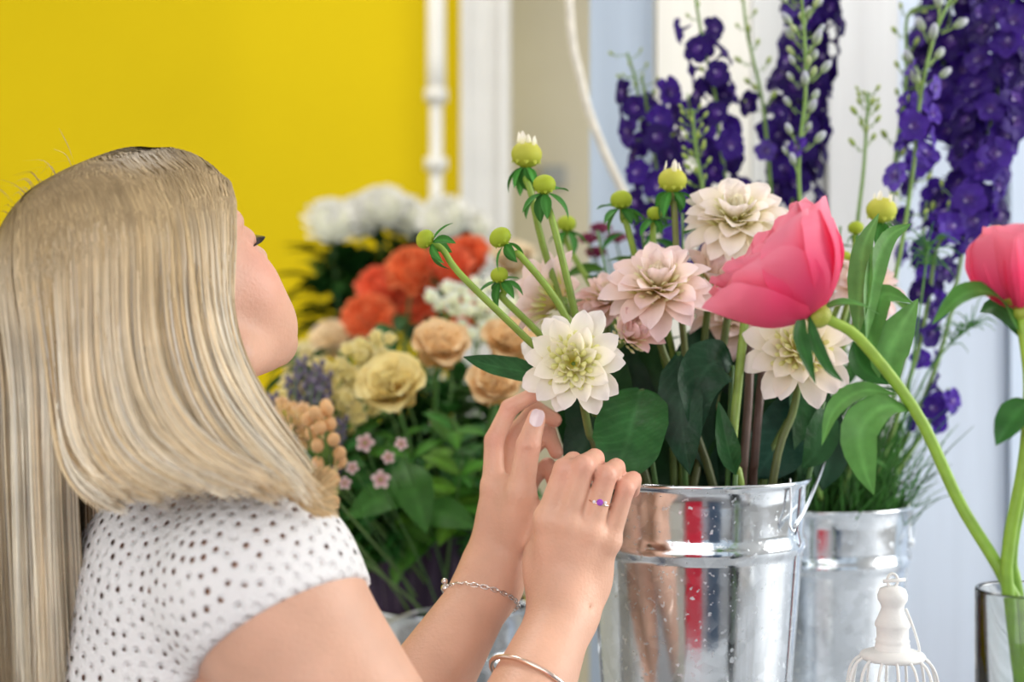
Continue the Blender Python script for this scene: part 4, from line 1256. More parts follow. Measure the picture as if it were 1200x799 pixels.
peony('open coral pink peony with its cup turned up and left', P(960, 371, D1), (-.52, .10, .82), .084,
      [(352, 24, 1.05, 0), (30, 32, 1.1, 1), (75, 34, 1.0, 0), (118, 28, 1.0, 1), (158, 14, 1.02, 0), (196, 6, 1.02, 1), (234, 18, .92, 0), (312, 26, 1.0, 1),
       (272, 34, .72, 0), (10, 42, 1.02, 2), (335, 40, 1.0, 2), (50, 44, .98, 2), (95, 42, .98, 2), (140, 34, .96, 2), (180, 24, .98, 2), (212, 30, .94, 2), (246, 42, .84, 2), (296, 46, .84, 2)],
      [Vector((VC.x - .012, VC.y, ZT + .03)), P(1200, 760, 1.03), P(1178, 680, 1.035), P(1125, 590, 1.05), P(1075, 485, 1.06), P(1010, 400, 1.065), P(976, 377, 1.06), P(962, 373, D1)],
      [([P(942, 366, 1.055), P(937, 390, 1.045), P(945, 420, 1.04), P(956, 450, 1.045)], .013, (.3, -1, .1), LG3),
       ([P(948, 368, 1.055), P(955, 400, 1.05), P(970, 430, 1.045), P(988, 447, 1.05)], .011, (.2, -1, .3), LG3),
       ([P(960, 364, 1.06), P(985, 355, 1.065), P(1010, 358, 1.07), P(1030, 368, 1.075)], .012, (0, -.5, 1), LG),
       ([P(1068, 480, 1.065), P(1035, 476, 1.05), P(1008, 505, 1.045), P(1012, 545, 1.05), P(1024, 580, 1.06)], .030, (-.35, -.8, .6), LG2),
       ([P(1050, 462, 1.065), P(1010, 458, 1.06), P(978, 480, 1.055), P(963, 522, 1.06)], .018, (-.4, -.7, .6), LG2),
       ([P(1050, 455, 1.075), P(1040, 420, 1.085), P(1055, 385, 1.09), P(1076, 350, 1.09)], .030, (-.3, -1, .1), LG2),
       ([P(1040, 450, 1.075), P(1010, 430, 1.09), P(1000, 400, 1.10)], .022, (.2, -1, .4), LG3),
       ([P(1024, 412, 1.075), P(1018, 380, 1.09), P(1035, 345, 1.10), P(1070, 355, 1.10)], .024, (0, -.8, .5), LG),
       ([P(1005, 395, 1.075), P(1008, 340, 1.10), P(1012, 290, 1.11), P(1030, 250, 1.11)], .020, (-.5, -1, .1), LG2),
       ([P(1015, 400, 1.075), P(1022, 330, 1.10), P(1040, 280, 1.115), P(1068, 262, 1.12)], .018, (.4, -1, .2), LG2)])
peony('coral pink peony bud cut off at the right edge', P(1196, 366, 1.02), (-.10, -.05, 1), .060,
      [(a, 52, 1.05, 2) for a in (0, 72, 144, 216, 288)] + [(a + 36, 42, 1.12, 0) for a in (0, 72, 144, 216, 288)],
      [Vector((VC.x + .012, VC.y, ZT + .03)), P(1184, 720, 1.03), P(1182, 640, 1.03), P(1200, 540, 1.025), P(1206, 450, 1.02), P(1197, 372, 1.02)],
      [([P(1200, 396, 1.02), P(1170, 348, 1.01), P(1130, 345, 1.0), P(1092, 380, 1.0)], .024, (0, -.6, .9), LG),
       ([P(1202, 400, 1.02), P(1185, 372, 1.03), P(1165, 360, 1.04), P(1148, 366, 1.045)], .024, (0, -.8, .7), LG3),
       ([P(1208, 470, 1.02), P(1195, 480, 1.01), P(1180, 500, 1.0), P(1167, 522, 1.0)], .024, (-.6, -1, .2), LG3)], tint=(1, .92, .92))
t = thing('bare_stem', 'second bright green stem standing in the glass vase', 'stem', (VC.x + .02, VC.y + .01, ZT + .02))
part('stem', stem([Vector((VC.x + .02, VC.y + .01, ZT + .02)), P(1196, 720, 1.04), P(1186, 650, 1.04), P(1203, 560, 1.04), P(1230, 470, 1.04)], .0045, .004, (.2, .38, .04)), t)

def glass(name, tint):
    m = bpy.data.materials.new(name); m.use_nodes = True
    N = m.node_tree.nodes; Lk = m.node_tree.links; bs = N['Principled BSDF']; out = N['Material Output']
    bs.inputs['Base Color'].default_value = (*tint, 1); bs.inputs['Roughness'].default_value = .02
    bs.inputs['Transmission Weight'].default_value = 1; bs.inputs['IOR'].default_value = 1.45
    n = N.new('ShaderNodeTexNoise'); n.inputs['Scale'].default_value = 30
    b = N.new('ShaderNodeBump'); b.inputs['Strength'].default_value = .03; Lk.new(n.outputs[0], b.inputs['Height']); Lk.new(b.outputs[0], bs.inputs['Normal'])
    return m
M_glass = glass('clear_glass', (.93, .97, .98)); M_water = glass('vase_water', (.92, .98, .95))
vr = .0375; zr = P(0, 690, 1.03).z
vs = thing('glass_vase', 'tall clear glass cylinder vase holding the peony stems', 'vase', (VC.x, VC.y, ZT))
hh = zr - ZT
pr = [(0, 0), (vr - .003, 0), (vr, .003), (vr, hh - .002), (vr - .0006, hh), (vr - .002, hh), (vr - .0026, hh - .002), (vr - .0026, .012), (0, .012)]
part('glass_body', B().add(lathe(pr, 64)).mesh('glass_body', M_glass), vs, Matrix.Translation((VC.x, VC.y, ZT)))
pr = [(0, .0125), (vr - .0030, .0125), (vr - .0030, .12), (0, .12)]
part('water', B().add(lathe(pr, 48)).mesh('water', M_water), vs, Matrix.Translation((VC.x, VC.y, ZT)))

# white wire lantern
LC = P(1046, 400, 1.19); kz = 1.19 / F_PX
M_iron = mat('white_enamelled_iron', (.80, .80, .79), rough=.5, noise=(40, .06), bump=(120, .3))
zpx = lambda y: CAM_Z - (y - 399.5) * kz
ln = thing('lantern', 'white wire birdcage lantern with turned top beside the vase', 'lantern', (LC.x, LC.y, ZT))
Ml = Matrix.Translation((LC.x, LC.y, 0))
q = lambda r, y: (r * kz, zpx(y))
pr = [q(.1, 686), q(9, 687), q(15, 690), q(17.5, 697), q(17, 703), q(14, 708), q(13, 712), q(15, 718), q(18, 725), q(20.5, 730), q(20.5, 733), q(18.5, 736), q(18.5, 748), q(20, 750), q(19, 752), q(20, 755), q(20.5, 760), q(21, 762), q(.1, 762)]
part('finial', B().add(lathe(pr, 32)).mesh('finial', M_iron), ln, Ml)
pr = [q(.1, 760), q(24, 761), q(36, 765), q(38, 768), q(36, 772), q(24, 768), q(.1, 768)]
part('cap', B().add(lathe(pr, 40)).mesh('cap', M_iron), ln, Ml)
lr = B().add(ring_tube([(math.cos(a) * 6.0 * kz, 0, zpx(680) + math.sin(a) * 8 * kz) for a in np.linspace(0, 6.283, 16, endpoint=False)], .0013, 6))
part('hanging_loop', lr.mesh('hanging_loop', M_iron), ln, Ml)
part('cross_bar', B().add(tube([(-11 * kz, 0, zpx(681)), (15 * kz, 0, zpx(679))], .0016, 8)).mesh('cross_bar', M_iron), ln, Ml)
part('latch_wire', B().add(tube(spline([(14 * kz, -.004, zpx(712)), (23 * kz, -.004, zpx(735)), (30 * kz, -.003, zpx(758)), (30 * kz, 0, zpx(766))], 12), .0012, 6)).mesh('latch_wire', M_iron), ln, Ml)
for i in range(14):
    a = 2 * math.pi * i / 14 + .1
    pts = [(r * kz * math.cos(a), r * kz * math.sin(a), z) for r, z in ((35, zpx(769)), (45, zpx(778)), (51, zpx(795)), (54, zpx(830)), (54, zpx(900)), (54, ZT + .012))]
    part('wire', B().add(tube(spline(pts, 18), .0013, 6)).mesh('wire', M_iron), ln, Ml)
part('base_plate', B().add(lathe([(.0001, ZT), (56 * kz, ZT), (57 * kz, ZT + .006), (54 * kz, ZT + .014), (.0001, ZT + .014)], 40)).mesh('base_plate', M_iron), ln, Ml)

# ------------------------------------------------------------------ delphiniums
def floret_mesh(cA, cB, seed):
    b = B(); r = random.Random(seed)
    for i in range(5):
        a = i * 2 * math.pi / 5 + r.uniform(-.12, .12)
        pv = petal(.56, .56, PR_WIDE, (r.uniform(30, 50), r.uniform(0, 20), r.uniform(-35, 0)), r.uniform(.08, .2), lambda t, s: lerp(cB, cA, t * 2.2), nl=4, nw=4, ruffle=.05, seed=seed + i)
        b.add(pv, M=Matrix.Rotation(a, 4, 'Z') @ Matrix.Translation((0, .05, -.05)))
    for i in range(4):
        a = i * 2 * math.pi / 4 + .4
        pv = petal(.20, .17, PR_ROUND, (70, 40, -10), .2, lambda t, s: lerp((.20, .12, .40), (.50, .42, .66) if i == 0 else (.10, .03, .30), t), nl=3, nw=2)
        b.add(pv, M=Matrix.Rotation(a, 4, 'Z') @ Matrix.Translation((0, .03, 0)))
    b.add(tube(spline([(0, 0, 0), (0, .08, -.22), (0, .2, -.42)], 5), [.08, .07, .05, .04, .02], 6), cA)
    return b.mesh('floret', M_petal)
VI, VI2, VI3 = (.042, .010, .22), (.075, .026, .32), (.024, .006, .13)
ME_FL = [floret_mesh(VI, (.10, .05, .38), 1), floret_mesh(VI2, (.16, .10, .46), 11), floret_mesh(VI3, (.07, .02, .26), 21), floret_mesh((.12, .06, .42), (.25, .22, .5), 31)]
def pod_mesh(c0, c1):
    v, f = ball((0, 0, .5), (.26, .26, .5), 8, 6)
    v = np.array(v); v[:, 0] *= (1 - .5 * np.clip(v[:, 2] - .5, 0, 1))
    c = np.array([lerp(c0, c1, z) for z in v[:, 2]])
    b = B().add((v, f, c)).add(tube(spline([(0, 0, .02), (.05, 0, -.4), (0, .05, -.8)], 5), .05, 5), (.2, .32, .06))
    return b.mesh('pod', M_stem)
ME_POD = pod_mesh((.26, .36, .10), (.46, .52, .30)); ME_POD2 = pod_mesh((.24, .33, .12), (.42, .42, .55)); ME_BUDL = pod_mesh((.20, .32, .05), (.36, .44, .10))
rp = random.Random(5)
def delphinium(label, pts, D, florets=(), pods=(), tipbuds=0, seed=0, stem_r=.003):
    """florets: (t0, t1, count, spread px, size m); t along the drawn stem"""
    r = random.Random(seed)
    foot = bottom(B2, ZT, r, .05)
    t = thing('delphinium', label, 'flower', foot, 'delphiniums in the rear bucket')
    rim = Vector((B2[0] + (pts[-1][0] - 965) / 1667 * .3, B2[1], 1.20))
    path = [Vector(P(x, y, d_)) if False else Vector(P(x, y, D)) for (x, y) in pts for d_ in (0,)] + [rim, foot]
    sp = spline(path, 60)
    n = len(pts) - 1; tot = len(path) - 1
    def at(q):
        x = q * n / tot * 59; i = min(int(x), 58); w = x - i
        p = sp[i] * (1 - w) + sp[i + 1] * w; tg = sp[i] - sp[i + 1]
        return Vector(p), Vector(tg).normalized()
    k = len(sp)
    v, f = tube(sp, np.linspace(stem_r * .55, stem_r * 1.1, k), 7)
    part('stem', B().add((v, f), (.17, .30, .06)).mesh('stem', M_stem), t)
    for (t0, t1, cnt, spr, size, mi) in florets:
        for i in range(cnt):
            q = t0 + (t1 - t0) * (i + r.random()) / cnt
            p, tg = at(q)
            a = i * 2.39996 + r.uniform(-.4, .4)
            x = tg.cross(Vector((0, 1, 0))).normalized(); y = tg.cross(x)
            d = x * math.cos(a) + y * math.sin(a)
            rad = spr * D / F_PX * r.uniform(.6, 1.0)
            c = p + d * rad
            m = mi if isinstance(mi, int) else mi[r.randrange(len(mi))]
            Mf = frame(c, d + tg * .25 + Vector((r.uniform(-.3, .3), r.uniform(-.5, .1), r.uniform(-.3, .2))), roll=r.random() * 6) @ Matrix.Scale(size * r.uniform(.85, 1.15), 4)
            g = r.uniform(.75, 1.25)
            part('floret', ME_FL[m], t, Mf, color=(g, g, g, 1))
    pv = B()
    for (t0, t1, cnt, spr, size, kind) in pods:
        for i in range(cnt):
            q = t0 + (t1 - t0) * (i + .5 * r.random()) / cnt
            p, tg = at(q)
            a = i * 2.39996 + r.uniform(-.5, .5)
            x = tg.cross(Vector((0, 1, 0))).normalized(); y = tg.cross(x)
            d = (x * math.cos(a) + y * math.sin(a) * .6)
            s = size * r.uniform(.8, 1.2) * (1 - .35 * (1 - (q - t0) / max(t1 - t0, .01)) * (kind == 2))
            c = p + d * (spr * D / F_PX) + tg * s * .5
            Mf = frame(c, d + tg * 1.1 + Vector((0, 0, .1))) @ Matrix.Scale(s, 4)
            part('pod' if kind < 2 else 'flower_bud', (ME_POD, ME_POD2, ME_BUDL)[kind], t, Mf)
            pv.add(tube(spline([p, (p + c) / 2 + tg * -.001, c - d * s * .3], 4), .0006, 5), (.18, .30, .07))
    if pv.n: part('flower_stalks', pv.mesh('flower_stalks', M_stem), t, kind='stuff')
    return t
delphinium('dense violet delphinium spike along the right edge', [(1196, -70), (1178, 60), (1160, 150), (1138, 240), (1100, 420), (1030, 570)], 1.62, [(0, .62, 78, 36, .036, (0, 0, 2, 1))], seed=1)
delphinium('dense violet delphinium spike left of the rightmost one', [(1118, -80), (1112, 30), (1098, 120), (1088, 220), (1060, 420), (1000, 570)], 1.70, [(0, .50, 62, 36, .036, (0, 2, 0)), (.5, .80, 18, 34, .034, (0, 2))], seed=2)
delphinium('delphinium going to seed with pale green pods in front of the violet spikes', [(1128, -30), (1096, 40), (1078, 120), (1070, 200), (1048, 330), (990, 570)], 1.54, [(.40, .62, 9, 22, .026, (1, 3)), (.3, .4, 3, 18, .02, (3,))], [(.06, .40, 11, 17, .020, 1), (.6, .75, 7, 18, .010, 2)], seed=3)
delphinium('violet delphinium with loose florets at the height of the second peony', [(1150, 225), (1122, 262), (1098, 290), (1088, 350), (1070, 430), (1020, 570)], 1.58, [(0, .35, 14, 30, .032, (0, 1)), (.40, .80, 8, 20, .026, (0, 1, 2))], [(0.1, .3, 6, 40, .011, 2)], seed=4)
delphinium('delphinium with light green pods standing in the middle', [(934, -50), (942, 30), (944, 110), (936, 200), (945, 320), (960, 570)], 1.52, [(.50, .56, 1, 2, .028, (1,)), (.70, .80, 4, 20, .026, (3, 0))], [(.14, .62, 20, 17, .0155, 1), (.12, .4, 8, 14, .012, 0)], seed=5)
delphinium('deep violet delphinium spike behind the middle pods', [(958, -60), (948, 40), (935, 130), (928, 230), (940, 400), (965, 570)], 1.72, [(0, .62, 66, 32, .034, (0, 2, 2))], seed=6)
delphinium('thin delphinium with sparse dark florets behind the cream dahlia', [(812, -20), (824, 50), (838, 110), (846, 180), (870, 330), (940, 570)], 1.66, [(.12, .95, 26, 28, .030, (2, 0, 2))], [(0, .4, 10, 12, .009, 2)], seed=7)
delphinium('violet delphinium above the green dahlia bud', [(752, 90), (762, 150), (772, 210), (790, 290), (850, 420), (930, 570)], 1.68, [(.05, .70, 34, 38, .031, (0, 2, 0, 1))], [(0, .3, 10, 22, .009, 2)], seed=8)
delphinium('violet delphinium tucked behind the pointed yellow bud', [(806, 110), (815, 170), (822, 220), (832, 280), (870, 420), (945, 570)], 1.74, [(.0, .8, 36, 40, .031, (0, 2, 1))], seed=9)
delphinium('green budding delphinium tip left of the violet florets', [(735, 62), (746, 100), (752, 150), (760, 230), (830, 400), (930, 570)], 1.72, [], [(0, .55, 18, 16, .011, 2)], seed=10)
delphinium('young green delphinium side shoot above the cream dahlia', [(812, 128), (814, 160), (820, 200), (832, 260), (870, 400), (940, 570)], 1.55, [], [(0, .5, 22, 12, .010, 2)], seed=11)
delphinium('slim green delphinium tip in the gap right of centre', [(1018, 108), (1016, 140), (1012, 200), (1005, 260), (990, 400), (975, 570)], 1.6, [], [(0, .35, 14, 12, .012, 2)], seed=12)
delphinium('green budding delphinium curving up beside the pale board', [(1096, 8), (1064, 18), (1062, 90), (1050, 180), (1030, 350), (985, 570)], 1.64, [], [(0.1, .75, 18, 14, .013, 2)], seed=13)
delphinium('thin budding delphinium in front of the cream board', [(868, -30), (876, 40), (892, 110), (900, 180), (915, 350), (955, 570)], 1.68, [(.4, .8, 8, 24, .026, (0, 2, 3))], [(0, .5, 14, 14, .012, 2)], seed=14)
delphinium('short delphinium with violet florets low by the bucket', [(1112, 455), (1098, 478), (1085, 500), (1060, 540), (1030, 575)], 1.6, [(.0, .5, 6, 14, .03, (0, 1))], seed=15)
# feathery greenery round the rear bucket's mouth: too fine to count
b = B(); r = random.Random(8)
for i in range(900):
    a = r.random() * 6.28; q = .085 * math.sqrt(r.random())
    p0 = Vector((B2[0] + q * math.cos(a), B2[1] + q * math.sin(a), 1.15 + r.random() * .03))
    h = r.uniform(.05, .17)
    lean = Vector((r.uniform(-.05, .075), r.uniform(-.05, .04), 0))
    p1 = p0 + lean * .5 + Vector((0, 0, h * .6)); p2 = p0 + lean + Vector((r.uniform(-.015, .015), r.uniform(-.015, .015), h))
    g = r.uniform(.55, 1.4)
    b.add(tube(spline([p0, p1, p2], 5), [.0011, .001, .0009, .0007, .0003], 3, False), (.045 * g, .17 * g, .025 * g))
fe = part('feathery_foliage', b.mesh('feathery_foliage', M_leaf), color=(1, 1, 1, 1)); tag(fe, 'fine feathery green foliage at the mouth of the rear bucket', 'foliage', kind='stuff')
# feathery side sprigs
for i, (lab, pts) in enumerate([('feathery green sprig against the pale blue boards', [P(1035, 560, 1.6), P(1080, 450, 1.58), P(1112, 405, 1.57), P(1140, 380, 1.56)]),
                                ('curling fine green sprig over the violet florets', [P(1050, 560, 1.58), P(1070, 420, 1.52), P(1085, 310, 1.5), P(1088, 285, 1.5)])]):
    t = thing('feathery_sprig', lab, 'leaves', Vector((pts[0].x, B2[1], ZT + .1)))
    part('stem', stem([Vector((pts[0].x, B2[1], ZT + .1))] + pts, .0016, .0009, (.08, .22, .04), n=26), t)
    b = B(); r = random.Random(i)
    e = pts[-1]
    for k in range(34):
        o = pts[-2] + (e - pts[-2]) * r.random()
        d = Vector((r.uniform(-1, 1), r.uniform(-.6, .6), r.uniform(-.3, 1))).normalized() * r.uniform(.015, .04)
        b.add(tube(spline([o, o + d * .6 + Vector((0, 0, .004)), o + d - Vector((0, 0, .006))], 5), [.0007, .0007, .0006, .0005, .0002], 4, False), (.07, .24, .04))
    part('needles', b.mesh('needles', M_leaf), t, kind='stuff', color=(1, 1, 1, 1))
# leafy mass between dahlias and delphiniums
rl = random.Random(99)
ME_LF = [unit_leaf(.42, .12, (10, -10, -40), (.05, .17, .03)), unit_leaf(.36, .15, (20, 0, -30), (.03, .13, .025)), unit_leaf(.5, .1, (5, -15, -50), (.09, .22, .03))]
def sprig(label, foot, top, n, size, group, name='leafy_stem', tone=(1, 1, 1), seed=0, t0=.45, mid=None, mi=None, cat='leaves', stem_r=.0022):
    r = random.Random(seed)
    foot = Vector(foot); top = Vector(top)
    t = thing(name, label, cat, foot, group)
    mid = Vector(mid) if mid else Vector((foot.x * .72 + top.x * .28, foot.y * .72 + top.y * .28, foot.z * .42 + top.z * .58))
    sp = spline([foot, mid, top], 20)
    part('stem', stem([foot, mid, top], stem_r, stem_r * .6, (.09, .2, .04)), t)
    for i in range(n):
        q = t0 + (1 - t0) * (i + .5) / n
        p = Vector(sp[int(q * 19)]); tg = Vector(sp[min(19, int(q * 19) + 1)] - sp[int(q * 19) - 1]).normalized()
        a = i * 2.39996 + r.random()
        x = tg.cross(Vector((0, 1, .1))).normalized(); y = tg.cross(x)
        d = (x * math.cos(a) + y * math.sin(a) + tg * r.uniform(.1, .7)).normalized()
        nz = (tg - d * tg.dot(d)).normalized(); xx = d.cross(nz)
        Mx = Matrix((xx, d, nz)).transposed().to_4x4(); Mx.translation = p
        g = r.uniform(.7, 1.3)
        part('leaf', ME_LF[mi if mi is not None else r.randrange(3)], t, Mx @ Matrix.Scale(size * r.uniform(.75, 1.2), 4), color=(tone[0] * g, tone[1] * g, tone[2] * g, 1))
    return t
for i, (x, y, d) in enumerate([(700, 270, 1.55), (725, 300, 1.50), (690, 320, 1.55), (752, 265, 1.46), (800, 250, 1.5), (880, 225, 1.48), (985, 265, 1.55), (1010, 300, 1.5), (1050, 330, 1.5), (1000, 400, 1.48), (1030, 440, 1.5), (960, 440, 1.5)]):
    left = x < 900
    sprig('leafy green stem filling the gap behind the dahlias', (B1[0] + (x - 815) / 1667 * .5, B1[1] + .05, ZT + .04) if left else (B2[0] - .03 + (x - 965) / 3000, B2[1] - .04, ZT + .04), P(x, y, d), 7, .042, 'leafy stems behind the dahlias', seed=i, t0=.6)
for i, (x, y) in enumerate([(690, 284), (704, 272), (722, 283), (698, 300)]):
    p = P(x, y, 1.75)
    t = thing('burgundy_blossom', 'small burgundy blossom blurred behind the lilac dahlia', 'flower', (p.x * .4 + B2[0] * .6 - .05, 1.7, ZT + .02), 'burgundy blossoms')
    b = B()
    for k in range(14):
        a = k * 2.4; b.add(petal(.016, .010, PR_ROUND, (20 + 4 * k, 20, 0), .2, lambda tt, s: (.26, .03, .09), nl=3, nw=2), M=frame(p, (0, -.6, 1)) @ Matrix.Rotation(a, 4, 'Z'))
    part('bloom', b.mesh('bloom', M_petal), t, color=(1, 1, 1, 1))
    part('stem', stem([t.location, (t.location + p) / 2 + Vector((.02, 0, 0)), p], .002, .0012, (.1, .18, .05)), t)

# ------------------------------------------------------------------ mixed flowers on the bench
def midp(f, p):
    f, p = Vector(f), Vector(p)
    return Vector((f.x * .8 + p.x * .2, f.y * .8 + p.y * .2, f.z * .48 + p.z * .52))
def foot3(r, rad=.05): return bottom(B3, ZB, r, rad)
def c_rose(t, s): return lerp((.92, .62, .17), (.97, .82, .42), t)
def dmesh2(nm, *a, **k): return B().add(petal(*a, **k)).mesh(nm, M_dense)
ME_R = [dmesh2('petal', 1, 1.05, PR_WIDE, (35, -5, -45), .24, c_rose, nl=7, nw=6, ruffle=.012, seed=1), dmesh2('petal', 1, .95, PR_WIDE, (40, 5, -15), .34, c_rose, nl=7, nw=6, seed=4)]
def rose(label, pos, axis, R, tint, seed, foot, group):
    r = random.Random(seed)
    t = thing('rose', label, 'flower', foot, group)
    Mh = frame(pos, axis, roll=r.random() * 6) @ Matrix.Scale(R, 4)
    hd = part('flower_head', B().add(ball((0, 0, .38), (.26, .26, .34), 10, 8), (.66, .40, .10)).mesh('flower_head', M_petal), t, Mh, color=(*tint, 1))
    k = 0
    for n, L, el, mi, r0 in ((5, 1.0, 52, 0, .12), (5, 1.0, 66, 0, .1), (5, .95, 78, 1, .06), (4, .88, 86, 1, 0), (3, .8, 92, 1, -.06)):
        for i in range(n):
            a = 2 * math.pi * (i + .37 * k) / n + r.uniform(-.15, .15)
            Ml = Matrix.Rotation(a, 4, 'Z') @ Matrix.Translation((0, r0, 0)) @ Matrix.Rotation(math.radians(el + r.uniform(-6, 6)), 4, 'X') @ Matrix.Scale(L, 4)
            f = r.uniform(.93, 1.06)
            part('petal', ME_R[mi], hd, Mh @ Ml, color=(tint[0] * f, tint[1] * f, tint[2] * f, 1))
        k += 1
    foot = Vector(foot)
    part('stem', stem([foot, midp(foot, pos), Vector(pos) - Vector(axis).normalized() * .03, pos], .0035, .003, (.08, .2, .04)), t)
    return t
r3 = random.Random(31)
YP = (1.03, 1.08, 1.1); PE = (1.02, .93, 1.12)
rose('large yellow edged peach rose, lowest of the roses', P(464, 470, 1.68), (-.12, -.75, .65), .056, YP, 1, foot3(r3), 'peach roses')
rose('peach rose just right above the large yellow edged rose', P(514, 424, 1.72), (.12, -.65, .72), .050, PE, 2, foot3(r3), 'peach roses')
rose('peach rose behind the dark pointed leaf', P(592, 418, 1.72), (.15, -.6, .7), .046, PE, 3, foot3(r3), 'peach roses')
rose('peach rose at the knuckles of the left hand', P(578, 466, 1.66), (.05, -.7, .6), .045, PE, 4, foot3(r3), 'peach roses')
rose('pale cream rose, blurred, right of the chin', P(396, 414, 2.35), (-.1, -.6, .7), .055, (1.0, 1.02, 1.45), 5, (-.42, 2.2, ZB), 'blurred cream roses')
rose('pale green cream rose blurred low beside the chin', P(360, 440, 2.4), (-.1, -.5, .7), .055, (.92, 1.0, 1.25), 6, (-.46, 2.26, ZB), 'blurred cream roses')
rose('pale cream rose above the small white blossoms', P(600, 318, 2.3), (0, -.5, .8), .05, (1.0, 1.05, 1.6), 7, (-.1, 2.2, ZB), 'blurred cream roses')

# bloom made of many small petals, out of focus
def puff_mesh(name, n, plen, pw, col, dome=1.0, ruffle=.05, prof=PR_ROUND, seed=0):
    b = B(); r = random.Random(seed)
    for i in range(n):
        q = (i + .5) / n
        el = math.asin(1 - q * dome)
        a = i * 2.39996
        pv = petal(plen * (.75 + .4 * q), pw, prof, (0, 15, 40), .2, lambda t, s: col(t, s, q), nl=4, nw=3, ruffle=ruffle, seed=i)
        b.add(pv, M=Matrix.Rotation(a, 4, 'Z') @ Matrix.Rotation(el + r.uniform(-.12, .12), 4, 'X') @ Matrix.Translation((0, 1 - plen, 0)))
    b.add(ball((0, 0, .0), (.62, .62, .5), 10, 6), col(.3, 0, .5))
    return b.mesh(name, M_dense)
ME_CHR = puff_mesh('bloom', 70, .62, .22, lambda t, s, q: lerp((.80, .82, .55), (.94, .93, .90), t * 1.6), 1.05, .02, seed=1)
ME_ORG = puff_mesh('bloom', 46, .55, .55, lambda t, s, q: lerp((.90, .15, .04), (.96, .28, .13), t), 1.1, .09, PR_WIDE, 2)
ME_SML = puff_mesh('bloom', 16, .7, .5, lambda t, s, q: lerp((.90, .82, .30), (.96, .92, .70), t), .9, .03, PR_ROUND, 3)
def bloom(name, label, me, pos, axis, R, foot, group, tint=(1, 1, 1), sr=.003, leaves=0, seed=0):
    foot = Vector(foot); pos = Vector(pos)
    t = thing(name, label, 'flower', foot, group)
    part('bloom', me, t, frame(pos, axis, roll=seed) @ Matrix.Scale(R, 4), color=(*tint, 1))
    mid = midp(foot, pos)
    part('stem', stem([foot, mid, pos], sr, sr * .8, (.06, .16, .03)), t)
    r = random.Random(seed + 7)
    for i in range(leaves):
        p = pos.lerp(mid, .2 + .8 * i / leaves)
        d = Vector((r.uniform(-1, 1), r.uniform(-1, .4), r.uniform(-.3, .7))).normalized()
        x = d.cross(Vector((0, 0, 1))).normalized(); nz = x.cross(d)
        Mx = Matrix((x, d, nz)).transposed().to_4x4(); Mx.translation = p
        part('leaf', ME_LF[1], t, Mx @ Matrix.Scale(.075 * r.uniform(.7, 1.2), 4), color=(.45, .55, .6, 1))
    return t
wc = [(388, 262, 'leftmost'), (424, 256, 'second from left'), (470, 256, 'third from left'), (522, 258, 'fourth from left'), (448, 246, 'topmost'), (548, 272, 'rightmost')]
for i, (x, y, w) in enumerate(wc):
    D = 2.85 + .05 * (i % 3)
    bloom('chrysanthemum', 'blurred white chrysanthemum before the yellow wall, ' + w + ' of the row', ME_CHR, P(x, y + 3, D), (random.Random(i).uniform(-.3, .3), -.9, .8), .062, (-.28 + (x - 450) / 1667 * 1.2, 2.9, ZB), 'white chrysanthemums', leaves=9, seed=i)
oc = [(432, 376, 'leftmost'), (448, 342, 'left upper'), (484, 320, 'top middle'), (486, 356, 'in the middle'), (524, 318, 'top right'), (548, 306, 'farthest right'), (545, 368, 'half behind the white spray')]
for i, (x, y, w) in enumerate(oc):
    bloom('orange_carnation', 'blurred orange ruffled carnation, ' + w + ' of the cluster', ME_ORG, P(x, y, 2.3 + .05 * (i % 2)), (random.Random(i + 9).uniform(-.4, .4), -.8, .6), .047, (-.2 + (x - 490) / 1667 * .9, 2.2, ZB), 'orange carnations', tint=(1, .85 + .3 * random.Random(i).random(), 1), leaves=3, seed=i)
# white spray blossoms right of the orange ones, cream spray left
rs = random.Random(4)
def spray(label, x, y, D, n, spread, R, tint, group, seed):
    r = random.Random(seed)
    foot = foot3(r)
    j = P(x, y + spread * 1.3, D + .02)
    t = thing('flower_spray', label, 'flower', foot, group)
    part('stem', stem([foot, midp(foot, j), j], .0018, .0013, (.12, .24, .05)), t)
    for k in range(n):
        a = k * 2.39996; q = spread * math.sqrt((k + .5) / n)
        p = P(x + q * math.cos(a) * 1.15, y + q * math.sin(a), D + r.uniform(-.03, .03))
        part('bloom', ME_SML, t, frame(p, (r.uniform(-.5, .5), -.8, .6), roll=r.random() * 6) @ Matrix.Scale(R * r.uniform(.8, 1.15), 4), color=(*tint, 1))
        part('branch', stem([j, (j + p) / 2 + Vector((0, 0, .004)), p], .001, .0008, (.14, .28, .05), n=6, sides=5), t)
for i, (x, y, n, s_, w) in enumerate([(524, 352, 6, 20, 'left'), (556, 345, 7, 22, 'middle'), (580, 368, 6, 20, 'right'), (560, 385, 5, 18, 'lowest')]):
    spray('white spray blossoms in front of the orange carnations, ' + w + ' cluster', x, y, 1.95, n, s_, .0135, (1.0, 1.08, 1.5), 'white blossom sprays', i)
for i, (x, y, n, s_, w) in enumerate([(352, 470, 9, 26, 'beside the hair'), (385, 450, 8, 24, 'under the chin rose'), (420, 432, 9, 26, 'left above the large rose'), (425, 470, 8, 24, 'touching the large rose'), (398, 490, 7, 22, 'above the berries'), (440, 408, 6, 18, 'under the orange carnations')]):
    spray('cream yellow spray blossoms ' + w, x, y, 1.76, n, s_, .0130, (1.0, .95, .85), 'cream blossom sprays', i + 10)
for i, (x, y, n, s_, w) in enumerate([(340, 492, 8, 20, 'left'), (364, 502, 8, 20, 'right')]):
    spray('peach spray blossoms by the hair ends, ' + w + ' cluster', x, y, 1.58, n, s_, .0125, (1.0, .8, .8), 'peach blossom sprays', i + 20)
